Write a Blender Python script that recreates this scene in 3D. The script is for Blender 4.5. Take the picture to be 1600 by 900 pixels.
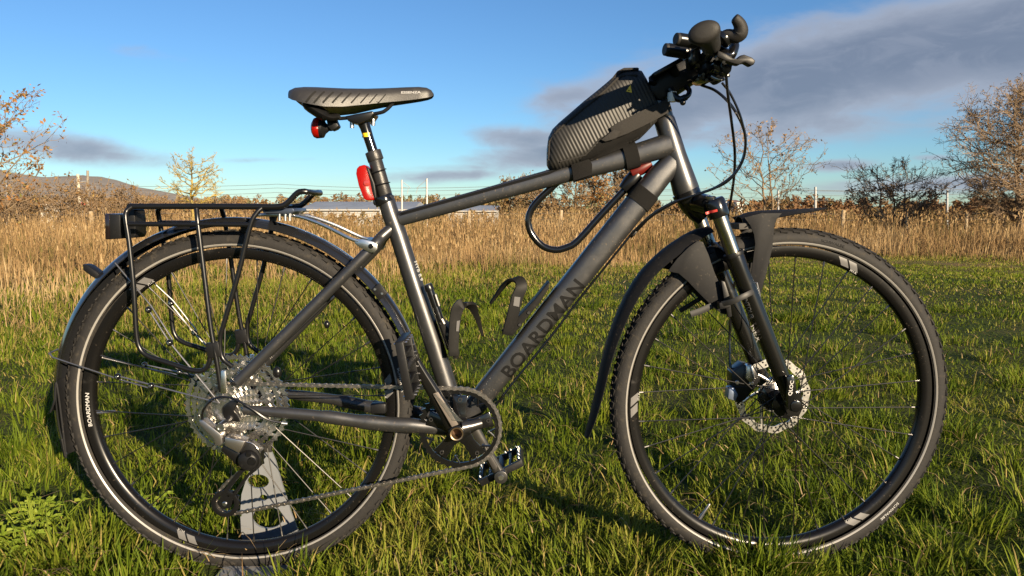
import bpy, bmesh, math, random
import numpy as np
from mathutils import Vector, Matrix, Euler
from mathutils.bvhtree import BVHTree
random.seed(7); RNG = np.random.default_rng(11)
for o in list(bpy.data.objects): bpy.data.objects.remove(o)
scene = bpy.context.scene
COL = scene.collection
R = math.radians

# ------------------------------------------------------------------ camera
FPX, HOR = 1150.0, 322.0            # focal length and horizon row for a 1600 x 900 frame
PHI = math.atan((450 - HOR) / FPX)
CD, CH = 1.4669, 0.7469             # distance from the bicycle's plane, height
cam = bpy.data.cameras.new('camera'); camo = bpy.data.objects.new('camera', cam); COL.objects.link(camo)
cam.sensor_width = 36; cam.lens = FPX / 1600 * 36
cam.clip_start = 0.05; cam.clip_end = 20000
camo.location = (0, -CD, CH); camo.rotation_euler = (math.pi/2 - PHI, 0, 0)
scene.camera = camo
scene.render.resolution_x = 1024; scene.render.resolution_y = 576

# ------------------------------------------------------------------ sun + sky
SUN_AZ, SUN_EL = 34.0, 16.0         # degrees to the right behind the camera, elevation
ts = Vector((math.sin(R(SUN_AZ))*math.cos(R(SUN_EL)), -math.cos(R(SUN_AZ))*math.cos(R(SUN_EL)), math.sin(R(SUN_EL))))
sl = bpy.data.lights.new('sun', 'SUN'); so = bpy.data.objects.new('sun', sl); COL.objects.link(so)
sl.energy = 5.0; sl.angle = R(0.53); sl.color = (1.0, 0.81, 0.56)
so.rotation_euler = ts.to_track_quat('Z', 'Y').to_euler(); so.location = (5, -8, 4)
scene.view_settings.view_transform = 'Standard'; scene.view_settings.look = 'None'
scene.view_settings.exposure = 1.3; scene.view_settings.gamma = 1.0
try: scene.view_settings.use_curve_mapping = False
except Exception: pass

class NT:
    """small node helper"""
    def __init__(s, tree): s.t = tree; s.n = tree.nodes; s.l = tree.links
    def new(s, typ, **kw):
        n = s.n.new(typ)
        for k, v in kw.items(): setattr(n, k, v)
        return n
    def put(s, sock, v):
        if isinstance(v, bpy.types.NodeSocket): s.l.new(v, sock)
        elif v is not None: sock.default_value = v
    def math(s, op, a, b=None, c=None, clamp=False):
        n = s.new('ShaderNodeMath', operation=op, use_clamp=clamp)
        for i, v in enumerate((a, b, c)):
            if v is not None: s.put(n.inputs[i], v)
        return n.outputs[0]
    def mix(s, fac, a, b, blend='MIX'):
        n = s.new('ShaderNodeMix', data_type='RGBA', blend_type=blend)
        s.put(n.inputs[0], fac); s.put(n.inputs[6], a); s.put(n.inputs[7], b)
        return n.outputs[2]
    def noise(s, vec, scale, detail=4, rough=0.5, dist=0.0):
        n = s.new('ShaderNodeTexNoise'); s.put(n.inputs['Vector'], vec)
        n.inputs['Scale'].default_value = scale; n.inputs['Detail'].default_value = detail
        n.inputs['Roughness'].default_value = rough; n.inputs['Distortion'].default_value = dist
        return n.outputs[0]
    def ramp(s, fac, stops):
        n = s.new('ShaderNodeValToRGB'); s.put(n.inputs[0], fac)
        e = n.color_ramp.elements
        while len(e) < len(stops): e.new(0.5)
        for q, (p, c) in zip(e, stops): q.position = p; q.color = c if len(c) == 4 else (*c, 1)
        return n.outputs[0]
    def smooth(s, v, a, b):
        n = s.new('ShaderNodeMapRange', interpolation_type='SMOOTHSTEP'); s.put(n.inputs[0], v)
        n.inputs[1].default_value = a; n.inputs[2].default_value = b
        n.inputs[3].default_value = 0; n.inputs[4].default_value = 1
        return n.outputs[0]

world = bpy.data.worlds.new('World'); scene.world = world; world.use_nodes = True
def make_world():
    t = NT(world.node_tree); t.n.clear()
    out = t.new('ShaderNodeOutputWorld'); bg = t.new('ShaderNodeBackground'); t.l.new(bg.outputs[0], out.inputs[0])
    bg.inputs[1].default_value = 0.056
    sky = t.new('ShaderNodeTexSky', sky_type='NISHITA'); sky.sun_disc = False
    sky.sun_elevation = R(SUN_EL); sky.sun_rotation = R(180 - SUN_AZ)
    sky.altitude = 50; sky.air_density = 1.0; sky.dust_density = 0.0; sky.ozone_density = 3.0
    hs = t.new('ShaderNodeHueSaturation'); hs.inputs['Saturation'].default_value = 1.0; hs.inputs['Value'].default_value = 1.0
    t.l.new(t.mix(1.0, sky.outputs[0], (.57, .79, 1.0, 1), 'MULTIPLY'), hs.inputs['Color'])
    tc = t.new('ShaderNodeTexCoord'); sep = t.new('ShaderNodeSeparateXYZ'); t.l.new(tc.outputs['Generated'], sep.inputs[0])
    x, y, z = sep.outputs
    u = t.math('ARCTAN2', x, y); v = t.math('ARCSINE', z)     # azimuth from +Y, elevation (radians)
    mp = t.new('ShaderNodeMapping'); mp.inputs['Scale'].default_value = (1, 1, 2.6); t.l.new(tc.outputs['Generated'], mp.inputs[0])
    vec = mp.outputs[0]
    n1 = t.noise(vec, 5.5, 7, 0.58, 0.4); n2 = t.noise(vec, 14, 5, 0.6, 0.6)
    nn = t.math('ADD', t.math('MULTIPLY', t.math('SUBTRACT', n1, 0.5), 1.5), t.math('MULTIPLY', t.math('SUBTRACT', n2, 0.5), 0.7))
    def ang(px, py):
        d = Vector(((px-800)/FPX, 1.0, -(py-450)/FPX)); d.normalize()
        d = Matrix.Rotation(-PHI, 3, 'X') @ d
        return math.atan2(d.x, d.y), math.asin(d.z)
    # cloud masses: centre px, half sizes px, tilt deg (counter-clockwise), weight
    clouds = [(1390, 95, 430, 70, 8, 1.25), (1600, 60, 260, 80, 5, 1.1), (1080, 160, 270, 62, 14, 1.05), (905, 230, 170, 27, 8, 1.12), (930, 138, 130, 26, 16, .78),
              (1210, 195, 200, 38, 4, 0.85), (150, 238, 120, 20, -6, .74), (60, 226, 120, 20, -4, .66), (228, 84, 70, 14, -4, 0.5), (690, 274, 110, 13, 3, .8),
              (1308, 258, 44, 9, 2, .75), (1462, 246, 28, 5, 0, .6), (1490, 287, 170, 14, 2, .75), (1120, 264, 26, 5, 0, .5), (830, 222, 95, 27, -8, .95), (720, 262, 130, 9, 2, .62), (420, 250, 90, 6, 2, .42)]
    m = None
    for px, py, a, b, tilt, w in clouds:
        cu, cv = ang(px, py); sa, sb = a / FPX, b / FPX
        c, s_ = math.cos(R(tilt)), math.sin(R(tilt))
        du = t.math('SUBTRACT', u, cu); dv = t.math('SUBTRACT', v, cv)
        e1 = t.math('ADD', t.math('MULTIPLY', du, c/sa), t.math('MULTIPLY', dv, s_/sa))
        e2 = t.math('ADD', t.math('MULTIPLY', du, -s_/sb), t.math('MULTIPLY', dv, c/sb))
        q = t.math('ADD', t.math('MULTIPLY', e1, e1), t.math('MULTIPLY', e2, e2))
        g = t.math('MULTIPLY', t.math('POWER', 2.718, t.math('MULTIPLY', q, -0.8)), w)
        m = g if m is None else t.math('MAXIMUM', m, g)
    # the same broken cloud goes on all round, outside the frame
    outside = t.math('MAXIMUM', t.smooth(t.math('ABSOLUTE', u), 0.66, 0.95), t.smooth(v, 0.34, 0.6))
    gen = t.math('MULTIPLY', t.math('MULTIPLY', t.smooth(n1, 0.46, 0.66), 0.95), outside)
    m = t.math('MAXIMUM', m, gen)
    dens = t.math('ADD', m, t.math('MULTIPLY', nn, 0.62))
    cov = t.math('MULTIPLY', t.smooth(dens, 0.20, 0.76), t.smooth(m, 0.06, 0.36))
    cov = t.math('MULTIPLY', cov, 0.9)
    core = t.smooth(dens, 0.45, 1.15)
    # sunlit cream rims, blue-grey undersides
    cc = t.mix(core, (3.2, 3.5, 4.2, 1), (1.45, 1.75, 2.4, 1))
    cc = t.mix(t.math('MULTIPLY', t.smooth(n2, 0.42, 0.68), 0.38), cc, (2.7, 2.95, 3.6, 1))
    col = t.mix(cov, hs.outputs[0], cc)
    t.l.new(col, bg.inputs[0])
make_world()

# ------------------------------------------------------------------ projection helpers: where a pixel of the photo lies in the place
CF = Vector((0, math.cos(PHI), -math.sin(PHI))); CDN = Vector((0, -math.sin(PHI), -math.cos(PHI)))
CAMP = Vector((0, -CD, CH))
def P(px, py, y=0.0):
    d = Vector(((px-800)/FPX, 0, 0)) + CDN*((py-450)/FPX) + CF
    return CAMP + d * ((y + CD) / d.y)
def Q(px, py, dist): return P(px, py, dist - CD)
def PS(lst, y=0.0): return [P(p[0], p[1], p[2] if len(p) > 2 else y) for p in lst]

# ------------------------------------------------------------------ materials
MATS = {}
def mat(name, col=(.5, .5, .5), rough=.5, metal=0.0, spec=.5, coat=0.0, noise=None, bump=None, trans=0.0, wave=None, dirt=None, scl=None):
    if name in MATS: return MATS[name]
    m = bpy.data.materials.new(name); m.use_nodes = True; t = NT(m.node_tree); b = t.n['Principled BSDF']
    b.inputs['Base Color'].default_value = (*col, 1); b.inputs['Roughness'].default_value = rough; b.inputs['Metallic'].default_value = metal
    b.inputs['Specular IOR Level'].default_value = spec; b.inputs['Coat Weight'].default_value = coat
    b.inputs['Coat Roughness'].default_value = .08; b.inputs['Transmission Weight'].default_value = trans
    tc = t.new('ShaderNodeTexCoord'); obv = tc.outputs['Object']
    if scl:
        mp = t.new('ShaderNodeMapping'); mp.inputs['Scale'].default_value = scl; t.l.new(obv, mp.inputs[0]); obv = mp.outputs[0]
    if noise:                                   # (scale, colour2, low, high, roughness2)
        f = t.smooth(t.noise(obv, noise[0], 6, .62), noise[2], noise[3])
        t.l.new(t.mix(f, (*col, 1), (*noise[1], 1)), b.inputs['Base Color'])
        if len(noise) > 4:
            mr = t.new('ShaderNodeMapRange'); t.l.new(f, mr.inputs[0]); mr.inputs[3].default_value = rough; mr.inputs[4].default_value = noise[4]
            t.l.new(mr.outputs[0], b.inputs['Roughness'])
    if dirt:                                    # (scale, low, high, colour): dried mud flecks and dust
        f2 = t.smooth(t.noise(obv, dirt[0], 3, .7, .3), dirt[1], dirt[2]); f2 = t.math('MULTIPLY', f2, t.smooth(t.noise(obv, dirt[0]*.12, 3), .42, .62))
        src = b.inputs['Base Color'].links[0].from_socket if b.inputs['Base Color'].links else (*col, 1)
        t.l.new(t.mix(f2, src, (*dirt[3], 1)), b.inputs['Base Color'])
        mt_ = t.math('MULTIPLY', t.math('SUBTRACT', 1.0, f2), metal); t.l.new(mt_, b.inputs['Metallic'])
    h = None
    if bump: h = t.noise(obv, bump[0], 5, .6); st = bump[1]
    if wave:                                    # (scale, strength, direction vector)
        mp = t.new('ShaderNodeMapping'); mp.inputs['Rotation'].default_value = wave[2]; t.l.new(tc.outputs['Object'], mp.inputs[0])
        w = t.new('ShaderNodeTexWave'); w.inputs['Scale'].default_value = wave[0]; w.inputs['Distortion'].default_value = .15
        t.l.new(mp.outputs[0], w.inputs[0]); h = w.outputs[1]; st = wave[1]
    if h is not None:
        bp = t.new('ShaderNodeBump'); bp.inputs['Strength'].default_value = st; bp.inputs['Distance'].default_value = .002 if not bump or len(bump) < 3 else bump[2]
        t.l.new(h, bp.inputs['Height']); t.l.new(bp.outputs[0], b.inputs['Normal'])
    MATS[name] = m
    return m
def leaf_mat(name, cols, rough=.6, trans=.35, spec=.25):
    """blade / leaf material: colour picked per piece by its tint attribute"""
    m = bpy.data.materials.new(name); m.use_nodes = True; t = NT(m.node_tree); b = t.n['Principled BSDF']
    at = t.new('ShaderNodeAttribute', attribute_name='tint')
    c = t.ramp(at.outputs['Fac'], [(i/(len(cols)-1), q) for i, q in enumerate(cols)])
    t.l.new(c, b.inputs['Base Color']); b.inputs['Roughness'].default_value = rough; b.inputs['Specular IOR Level'].default_value = spec
    tr = t.new('ShaderNodeBsdfTranslucent'); t.l.new(c, tr.inputs[0])
    mx = t.new('ShaderNodeMixShader'); mx.inputs[0].default_value = trans
    t.l.new(b.outputs[0], mx.inputs[1]); t.l.new(tr.outputs[0], mx.inputs[2]); t.l.new(mx.outputs[0], t.n['Material Output'].inputs[0])
    return m
PAINT = mat('graphite_paint', (.080, .0805, .084), .33, .80, .5, noise=(38, (.078, .077, .078), .4, .7, .41), bump=(900, .04), dirt=(170, .62, .70, (.11, .085, .06)))
GLOSS = mat('black_gloss', (.005, .005, .0055), .16, 0, .5, .3, noise=(30, (.012, .011, .010), .58, .75, .3))
SATIN = mat('black_satin_metal', (.006, .006, .0065), .28, .1, .45, noise=(45, (.014, .013, .012), .6, .8, .45))
PLAST = mat('black_plastic', (.007, .007, .0075), .42, 0, .28, noise=(60, (.016, .015, .014), .55, .8, .6), bump=(1200, .08))
MATTE = mat('dark_fender_plastic', (.0085, .0085, .0095), .60, 0, .18, noise=(40, (.0125, .012, .0115), .5, .8, .7), bump=(1500, .15), dirt=(120, .58, .70, (.05, .042, .034)))
RUBBER = mat('grip_rubber', (.016, .015, .014), .6, 0, .35, noise=(50, (.024, .022, .019), .5, .8, .7), bump=(700, .25))
TYRE = mat('tyre_rubber', (.019, .018, .0175), .7, 0, .22, noise=(55, (.046, .040, .032), .52, .74, .85), bump=(260, .35))
RIM = mat('rim_black', (.007, .0065, .0065), .26, .3, .5, noise=(24, (.02, .018, .016), .6, .8, .5), dirt=(130, .62, .72, (.05, .04, .03)))
REFL = mat('reflective_stripe', (.25, .24, .222), .35, .1, .6, noise=(60, (.22, .21, .19), .55, .75))
DECAL = mat('grey_decal', (.125, .122, .12), .4, .1)
WHITE = mat('white_print', (.42, .415, .40), .45)
DARKP = mat('black_print', (.004, .004, .004), .6, 0, .15)
SILVER = mat('brushed_silver', (.62, .61, .60), .28, 1.0, bump=(300, .06))
STEEL = mat('sprocket_steel', (.74, .72, .69), .27, 1.0, noise=(110, (.25, .235, .21), .5, .75, .45))
CHAIN = mat('chain_steel', (.32, .30, .28), .34, 1.0, noise=(200, (.10, .09, .08), .45, .7, .6))
SPOKE = mat('spoke_black', (.035, .034, .033), .40, .85)
ALLOY = mat('grey_alloy', (.30, .29, .285), .3, .9, noise=(60, (.2, .19, .18), .5, .8, .5))
DALLOY = mat('dark_alloy', (.10, .097, .095), .3, .85, noise=(60, (.06, .06, .06), .5, .8, .45))
STANCH = mat('fork_stanchion', (.42, .40, .34), .2, 1.0, noise=(20, (.34, .33, .28), .4, .8, .3))
REDL = mat('red_lens', (.26, .004, .0015), .22, 0, .22, .0, wave=(260, .3, (0, .5, 0)))
REDP = mat('red_plastic', (.085, .006, .004), .45, 0, .3)
REDC = mat('red_lens_centre', (.30, .035, .03), .2, 0, .6, .6)
YEL = mat('yellow_mark', (.75, .5, .02), .4)
CARB = mat('carbon_look_fabric', (.020, .019, .0175), .48, 0, .35, wave=(46, .36, (0, R(28), 0)))
FABR = mat('woven_strap', (.022, .020, .018), .75, 0, .3, bump=(900, .7))
VELC = mat('hook_loop_fabric', (.011, .0105, .010), .95, 0, .15, bump=(1100, 1.0))
STAND = mat('stand_grey_paint', (.17, .18, .195), .45, .1, noise=(14, (.13, .14, .15), .4, .8, .55))
TITAN = mat('bore_bronze', (.35, .25, .15), .35, .9)

# ------------------------------------------------------------------ mesh builder
class MB:
    def __init__(s): s.v = []; s.f = []
    def add(s, vs, fs):
        b = len(s.v); s.v += [Vector(q) for q in vs]; s.f += [tuple(i+b for i in f) for f in fs]; return s
    def loft(s, rings, cap=True, closed=False):
        n = len(rings[0]); vs = [p for r in rings for p in r]; fs = []
        m = len(rings)
        for i in range(m if closed else m-1):
            a, b = i*n, ((i+1) % m)*n
            for j in range(n): fs.append((a+j, a+(j+1) % n, b+(j+1) % n, b+j))
        if cap and not closed: fs.append(tuple(reversed(range(n)))); fs.append(tuple(range((m-1)*n, m*n)))
        return s.add(vs, fs)
    def tube(s, pts, rad, n=12, cap=True, closed=False, flat=None, up=None, sq=1.0):
        pts = [Vector(p) for p in pts]; m = len(pts)
        if not hasattr(rad, '__len__'): rad = [rad]*m
        tang = []
        for i in range(m):
            a = pts[(i-1) % m] if (closed or i > 0) else pts[i]; b = pts[(i+1) % m] if (closed or i < m-1) else pts[i]
            d = b - a; tang.append(d.normalized() if d.length > 1e-9 else Vector((0, 0, 1)))
        u = up or Vector((0, 1, 0))
        if abs(tang[0].dot(u)) > .95: u = Vector((0, 0, 1)) if not up else Vector((1, 0, 0))
        rings = []
        for i in range(m):
            tg = tang[i]; u = (u - tg*u.dot(tg)).normalized(); w = tg.cross(u)
            fa, fb = flat or (1, 1)
            se = lambda q: math.copysign(abs(q)**sq, q)
            rings.append([pts[i] + u*(se(math.cos(2*math.pi*j/n))*rad[i]*fa) + w*(se(math.sin(2*math.pi*j/n))*rad[i]*fb) for j in range(n)])
        return s.loft(rings, cap, closed)
    def prism(s, poly, y0, y1):
        """polygon in the XZ plane (Vectors or tuples), extruded along Y"""
        pl = [(p[0], p[2]) if len(p) == 3 else (p[0], p[1]) for p in poly]; n = len(pl)
        area = sum(pl[i][0]*pl[(i+1) % n][1] - pl[(i+1) % n][0]*pl[i][1] for i in range(n))
        if area < 0: pl.reverse()
        vs = [(x, y0, z) for x, z in pl] + [(x, y1, z) for x, z in pl]
        fs = [tuple(range(n)), tuple(reversed(range(n, 2*n)))] + [(i, i+n, (i+1) % n+n, (i+1) % n) for i in range(n)]
        return s.add(vs, fs)
    def annulus(s, outer, inner, y0, y1, c=(0, 0, 0)):
        """outer / inner: same-length lists of (x, z)"""
        n = len(outer); c = Vector(c); vs = []
        for y in (y0, y1):
            for L in (outer, inner): vs += [Vector((p[0], y, p[1])) + c for p in L]
        fs = []
        for i in range(n):
            j = (i+1) % n
            fs += [(i, j, n+j, n+i), (2*n+i, 3*n+i, 3*n+j, 2*n+j), (i, 2*n+i, 2*n+j, j), (n+i, n+j, 3*n+j, 3*n+i)]
        return s.add(vs, fs)
    def box(s, c, size, rot=None):
        c = Vector(c); M = rot or Matrix.Identity(3); a, b, d = [q/2 for q in size]
        vs = [c + M @ Vector((x, y, z)) for x in (-a, a) for y in (-b, b) for z in (-d, d)]
        return s.add(vs, [(0, 1, 3, 2), (4, 6, 7, 5), (0, 4, 5, 1), (2, 3, 7, 6), (0, 2, 6, 4), (1, 5, 7, 3)])
    def lathe(s, prof, c=(0, 0, 0), n=48, rot=None, closed=False):
        """profile of (radius, along) about the Y axis (or rot @ Y)"""
        c = Vector(c); M = rot or Matrix.Identity(3); rings = []
        for k in range(n):
            a = 2*math.pi*k/n
            rings.append([c + M @ Vector((r*math.cos(a), y, r*math.sin(a))) for r, y in prof])
        m = len(prof); vs = [p for r in rings for p in r]; fs = []
        for k in range(n):
            k2 = (k+1) % n
            for j in range(m if closed else m-1):
                j2 = (j+1) % m
                fs.append((k*m+j, k*m+j2, k2*m+j2, k2*m+j))
        return s.add(vs, fs)
    def ball(s, c, rad, rot=None, n=14, m=9):
        c = Vector(c); M = rot or Matrix.Identity(3)
        if not hasattr(rad, '__len__'): rad = (rad,)*3
        vs = []; fs = []
        for i in range(1, m):
            th = math.pi*i/m
            for j in range(n):
                a = 2*math.pi*j/n
                vs.append(c + M @ Vector((rad[0]*math.sin(th)*math.cos(a), rad[1]*math.sin(th)*math.sin(a), rad[2]*math.cos(th))))
        for i in range(m-2):
            for j in range(n): fs.append((i*n+j, (i+1)*n+j, (i+1)*n+(j+1) % n, i*n+(j+1) % n))
        vs += [c + M @ Vector((0, 0, rad[2])), c - M @ Vector((0, 0, rad[2]))]; a, b = len(vs)-2, len(vs)-1
        for j in range(n): fs += [(a, j, (j+1) % n), (b, (m-2)*n+(j+1) % n, (m-2)*n+j)]
        return s.add(vs, fs)
    def cyl(s, a, b, r, r2=None, n=20):
        return s.tube([a, b], [r, r if r2 is None else r2], n)
    def mesh(s, name, bevel=0, smooth=35):
        me = bpy.data.meshes.new(name); me.from_pydata([tuple(p) for p in s.v], [], s.f)
        bm = bmesh.new(); bm.from_mesh(me)
        bmesh.ops.recalc_face_normals(bm, faces=bm.faces)
        if bevel:
            ed = [e for e in bm.edges if e.is_manifold and e.calc_face_angle(0) > R(35)]
            bmesh.ops.bevel(bm, geom=ed, offset=bevel, segments=2, profile=.5, affect='EDGES', clamp_overlap=True)
        bm.to_mesh(me); bm.free()
        me.shade_smooth()
        me.set_sharp_from_angle(angle=R(smooth))
        return me
    def build(s, name, material, parent=None, bevel=0, smooth=35):
        return link(name, s.mesh(name, bevel, smooth), material, parent)
    def bvh(s): return BVHTree.FromPolygons([tuple(p) for p in s.v], s.f)
def link(name, me, material, parent=None):
    o = bpy.data.objects.new(name, me); COL.objects.link(o)
    if material and not me.materials: me.materials.append(material)
    if parent:
        o.parent = parent
        if parent.type == 'EMPTY' and not parent.get('_local'): o.matrix_parent_inverse = Matrix.Translation(-parent.location)
    return o
def thing(name, label, cat, loc=(0, 0, 0), group=None):
    o = bpy.data.objects.new(name, None); COL.objects.link(o); o.location = loc; o.empty_display_size = .1
    return tag(o, label, cat, group)
def tag(o, label, cat, group=None, kind=None):
    o['label'] = label; o['category'] = cat
    if group: o['group'] = group
    if kind: o['kind'] = kind
    return o
def smoothpath(pts, k=6, closed=False):
    """Catmull-Rom through points; a point is a Vector"""
    pts = [Vector(p) for p in pts]; out = []; n = len(pts)
    for i in range(n if closed else n-1):
        p0 = pts[(i-1) % n] if closed or i > 0 else pts[i]*2 - pts[i+1]
        p1, p2 = pts[i], pts[(i+1) % n]
        p3 = pts[(i+2) % n] if closed or i < n-2 else p2*2 - p1
        for j in range(k):
            q = j/k
            out.append(.5*((2*p1) + (p2-p0)*q + (2*p0-5*p1+4*p2-p3)*q*q + (3*p1-p0-3*p2+p3)*q**3))
    if not closed: out.append(pts[-1])
    return out
def text_mesh(s, size=1.0, bold=0.0, sx=1.0, cuts=2):
    cu = bpy.data.curves.new('t', 'FONT'); cu.body = s; cu.size = size; cu.offset = bold; cu.align_x = 'CENTER'; cu.align_y = 'CENTER'; cu.resolution_u = 3
    ob = bpy.data.objects.new('t', cu); COL.objects.link(ob)
    dg = bpy.context.evaluated_depsgraph_get(); dg.update()
    me = bpy.data.meshes.new_from_object(ob.evaluated_get(dg))
    bpy.data.objects.remove(ob); bpy.data.curves.remove(cu)
    bm = bmesh.new(); bm.from_mesh(me)
    bmesh.ops.triangulate(bm, faces=bm.faces)
    if cuts: bmesh.ops.subdivide_edges(bm, edges=bm.edges, cuts=cuts, use_grid_fill=True)
    V = [(v.co.x*sx, v.co.y) for v in bm.verts]; F = [tuple(v.index for v in f.verts) for f in bm.faces]
    bm.free(); bpy.data.meshes.remove(me)
    return V, F
def flat_mesh(name, V3, F, m, parent):
    me = bpy.data.meshes.new(name); me.from_pydata([tuple(p) for p in V3], [], F); me.shade_smooth()
    return link(name, me, m, parent)
def decal(name, V, F, c, along, m, parent, bvh, lift=.0006):
    """lay flat print (V in metres, u along `along` in the XZ plane) on a surface seen from the near side"""
    along = Vector(along).normalized(); upv = Vector((-along.z, 0, along.x)); c = Vector(c); out = []
    for u, v in V:
        q = c + along*u + upv*v
        hit = bvh.ray_cast(Vector((q.x, -1.2, q.z)), Vector((0, 1, 0)))
        yy = hit[0].y if hit[0] is not None else c.y
        out.append(Vector((q.x, yy - lift, q.z)))
    return flat_mesh(name, out, F, m, parent)
def quadgrid(w, h, skew=0, n=6, k=4):
    V = [((i/n-.5)*w + (j/k-.5)*skew, (j/k-.5)*h) for j in range(k+1) for i in range(n+1)]
    F = [(j*(n+1)+i, j*(n+1)+i+1, (j+1)*(n+1)+i+1, (j+1)*(n+1)+i) for j in range(k) for i in range(n)]
    return V, F
def np_mesh(name, V, faces_q, faces_t, material, tint=None, parent=None, smooth=True):
    """big mesh straight from arrays: V (n,3), quads (a,4), tris (b,3)"""
    me = bpy.data.meshes.new(name); me.vertices.add(len(V)); me.vertices.foreach_set('co', np.asarray(V, np.float32).ravel())
    q = np.asarray(faces_q, np.int32).reshape(-1, 4); t = np.asarray(faces_t, np.int32).reshape(-1, 3)
    idx = np.concatenate([q.ravel(), t.ravel()]); me.loops.add(len(idx)); me.loops.foreach_set('vertex_index', idx)
    st = np.concatenate([np.arange(len(q))*4, len(q)*4 + np.arange(len(t))*3]).astype(np.int32)
    me.polygons.add(len(st)); me.polygons.foreach_set('loop_start', st)
    if smooth: me.polygons.foreach_set('use_smooth', np.ones(len(st), bool))
    if tint is not None:
        a = me.attributes.new('tint', 'FLOAT', 'POINT'); a.data.foreach_set('value', np.asarray(tint, np.float32))
    me.update(); me.validate()
    return link(name, me, material, parent)

def holed(outer, holes, y0, y1):
    """plate with round holes: tessellated with bmesh from edge loops"""
    me = bpy.data.meshes.new('stand_plate'); bm = bmesh.new(); edges = []
    for L in [outer]+holes:
        vs = [bm.verts.new((p.x, y0, p.z)) for p in L]
        edges += [bm.edges.new((vs[i], vs[(i+1) % len(vs)])) for i in range(len(vs))]
    bmesh.ops.triangle_fill(bm, use_beauty=True, edges=edges)
    r = bmesh.ops.extrude_face_region(bm, geom=bm.faces[:])
    for v in [g for g in r['geom'] if isinstance(g, bmesh.types.BMVert)]: v.co.y = y1
    bmesh.ops.recalc_face_normals(bm, faces=bm.faces); bm.to_mesh(me); bm.free()
    return me
# ================================================================== terrain
def sstep(a, b, x):
    t = np.clip((np.asarray(x, float)-a)/(b-a), 0, 1); return t*t*(3-2*t)
_T = RNG.random((64, 64))
def vnoise(x, y, s):
    x = np.asarray(x)/s; y = np.asarray(y)/s; xi = np.floor(x).astype(int); yi = np.floor(y).astype(int); fx = x-xi; fy = y-yi
    fx = fx*fx*(3-2*fx); fy = fy*fy*(3-2*fy); g = lambda a, b: _T[a % 64, b % 64]
    return (g(xi, yi)*(1-fx)+g(xi+1, yi)*fx)*(1-fy) + (g(xi, yi+1)*(1-fx)+g(xi+1, yi+1)*fx)*fy
def gz(x, y):
    x = np.asarray(x, float); y = np.asarray(y, float); d = np.hypot(x, y+CD)
    near = sstep(1.3, 3.0, d)
    return -.34*sstep(3, 15, y) - 2.4*sstep(32, 110, d) + .05*near*(vnoise(x+40, y+40, 1.6)-.5) + .12*sstep(4, 10, d)*(vnoise(x+90, y+90, 4.5)-.5)
radii = np.concatenate([[0], np.geomspace(.35, 9000, 110)]); NS = 180
V = [(0, -CD, float(gz(0, -CD)))]
for r in radii[1:]:
    a = np.arange(NS)*2*np.pi/NS; x = r*np.cos(a); y = r*np.sin(a)-CD; V += list(zip(x, y, gz(x, y)))
Fq = []; Ft = [(0, 1+i, 1+(i+1) % NS) for i in range(NS)]
for k in range(len(radii)-2):
    b0, b1 = 1+k*NS, 1+(k+1)*NS
    for i in range(NS): Fq.append((b0+i, b1+i, b1+(i+1) % NS, b0+(i+1) % NS))
def ground_mat():
    m = bpy.data.materials.new('meadow_soil'); m.use_nodes = True; t = NT(m.node_tree); b = t.n['Principled BSDF']
    tc = t.new('ShaderNodeTexCoord'); v = tc.outputs['Object']
    c = t.mix(t.smooth(t.noise(v, 2.3, 6, .6), .38, .66), (.030, .046, .009, 1), (.050, .052, .018, 1))
    sp = t.new('ShaderNodeSeparateXYZ'); t.l.new(v, sp.inputs[0])
    dry = t.smooth(sp.outputs[1], 6.5, 11)
    c = t.mix(dry, c, t.mix(t.smooth(t.noise(v, 1.1, 5), .35, .7), (.15, .105, .045, 1), (.10, .085, .03, 1)))
    far = t.smooth(sp.outputs[1], 40, 300)
    c = t.mix(far, c, t.mix(t.smooth(t.noise(v, .012, 4), .4, .6), (.07, .085, .03, 1), (.13, .09, .045, 1)))
    t.l.new(c, b.inputs['Base Color']); b.inputs['Roughness'].default_value = .95; b.inputs['Specular IOR Level'].default_value = .1
    bp = t.new('ShaderNodeBump'); bp.inputs['Distance'].default_value = .02; bp.inputs['Strength'].default_value = .6
    t.l.new(t.noise(v, 40, 5), bp.inputs['Height']); t.l.new(bp.outputs[0], b.inputs['Normal'])
    return m
g = np_mesh('ground', np.array(V), Fq, Ft, ground_mat()); g['kind'] = 'structure'
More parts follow.
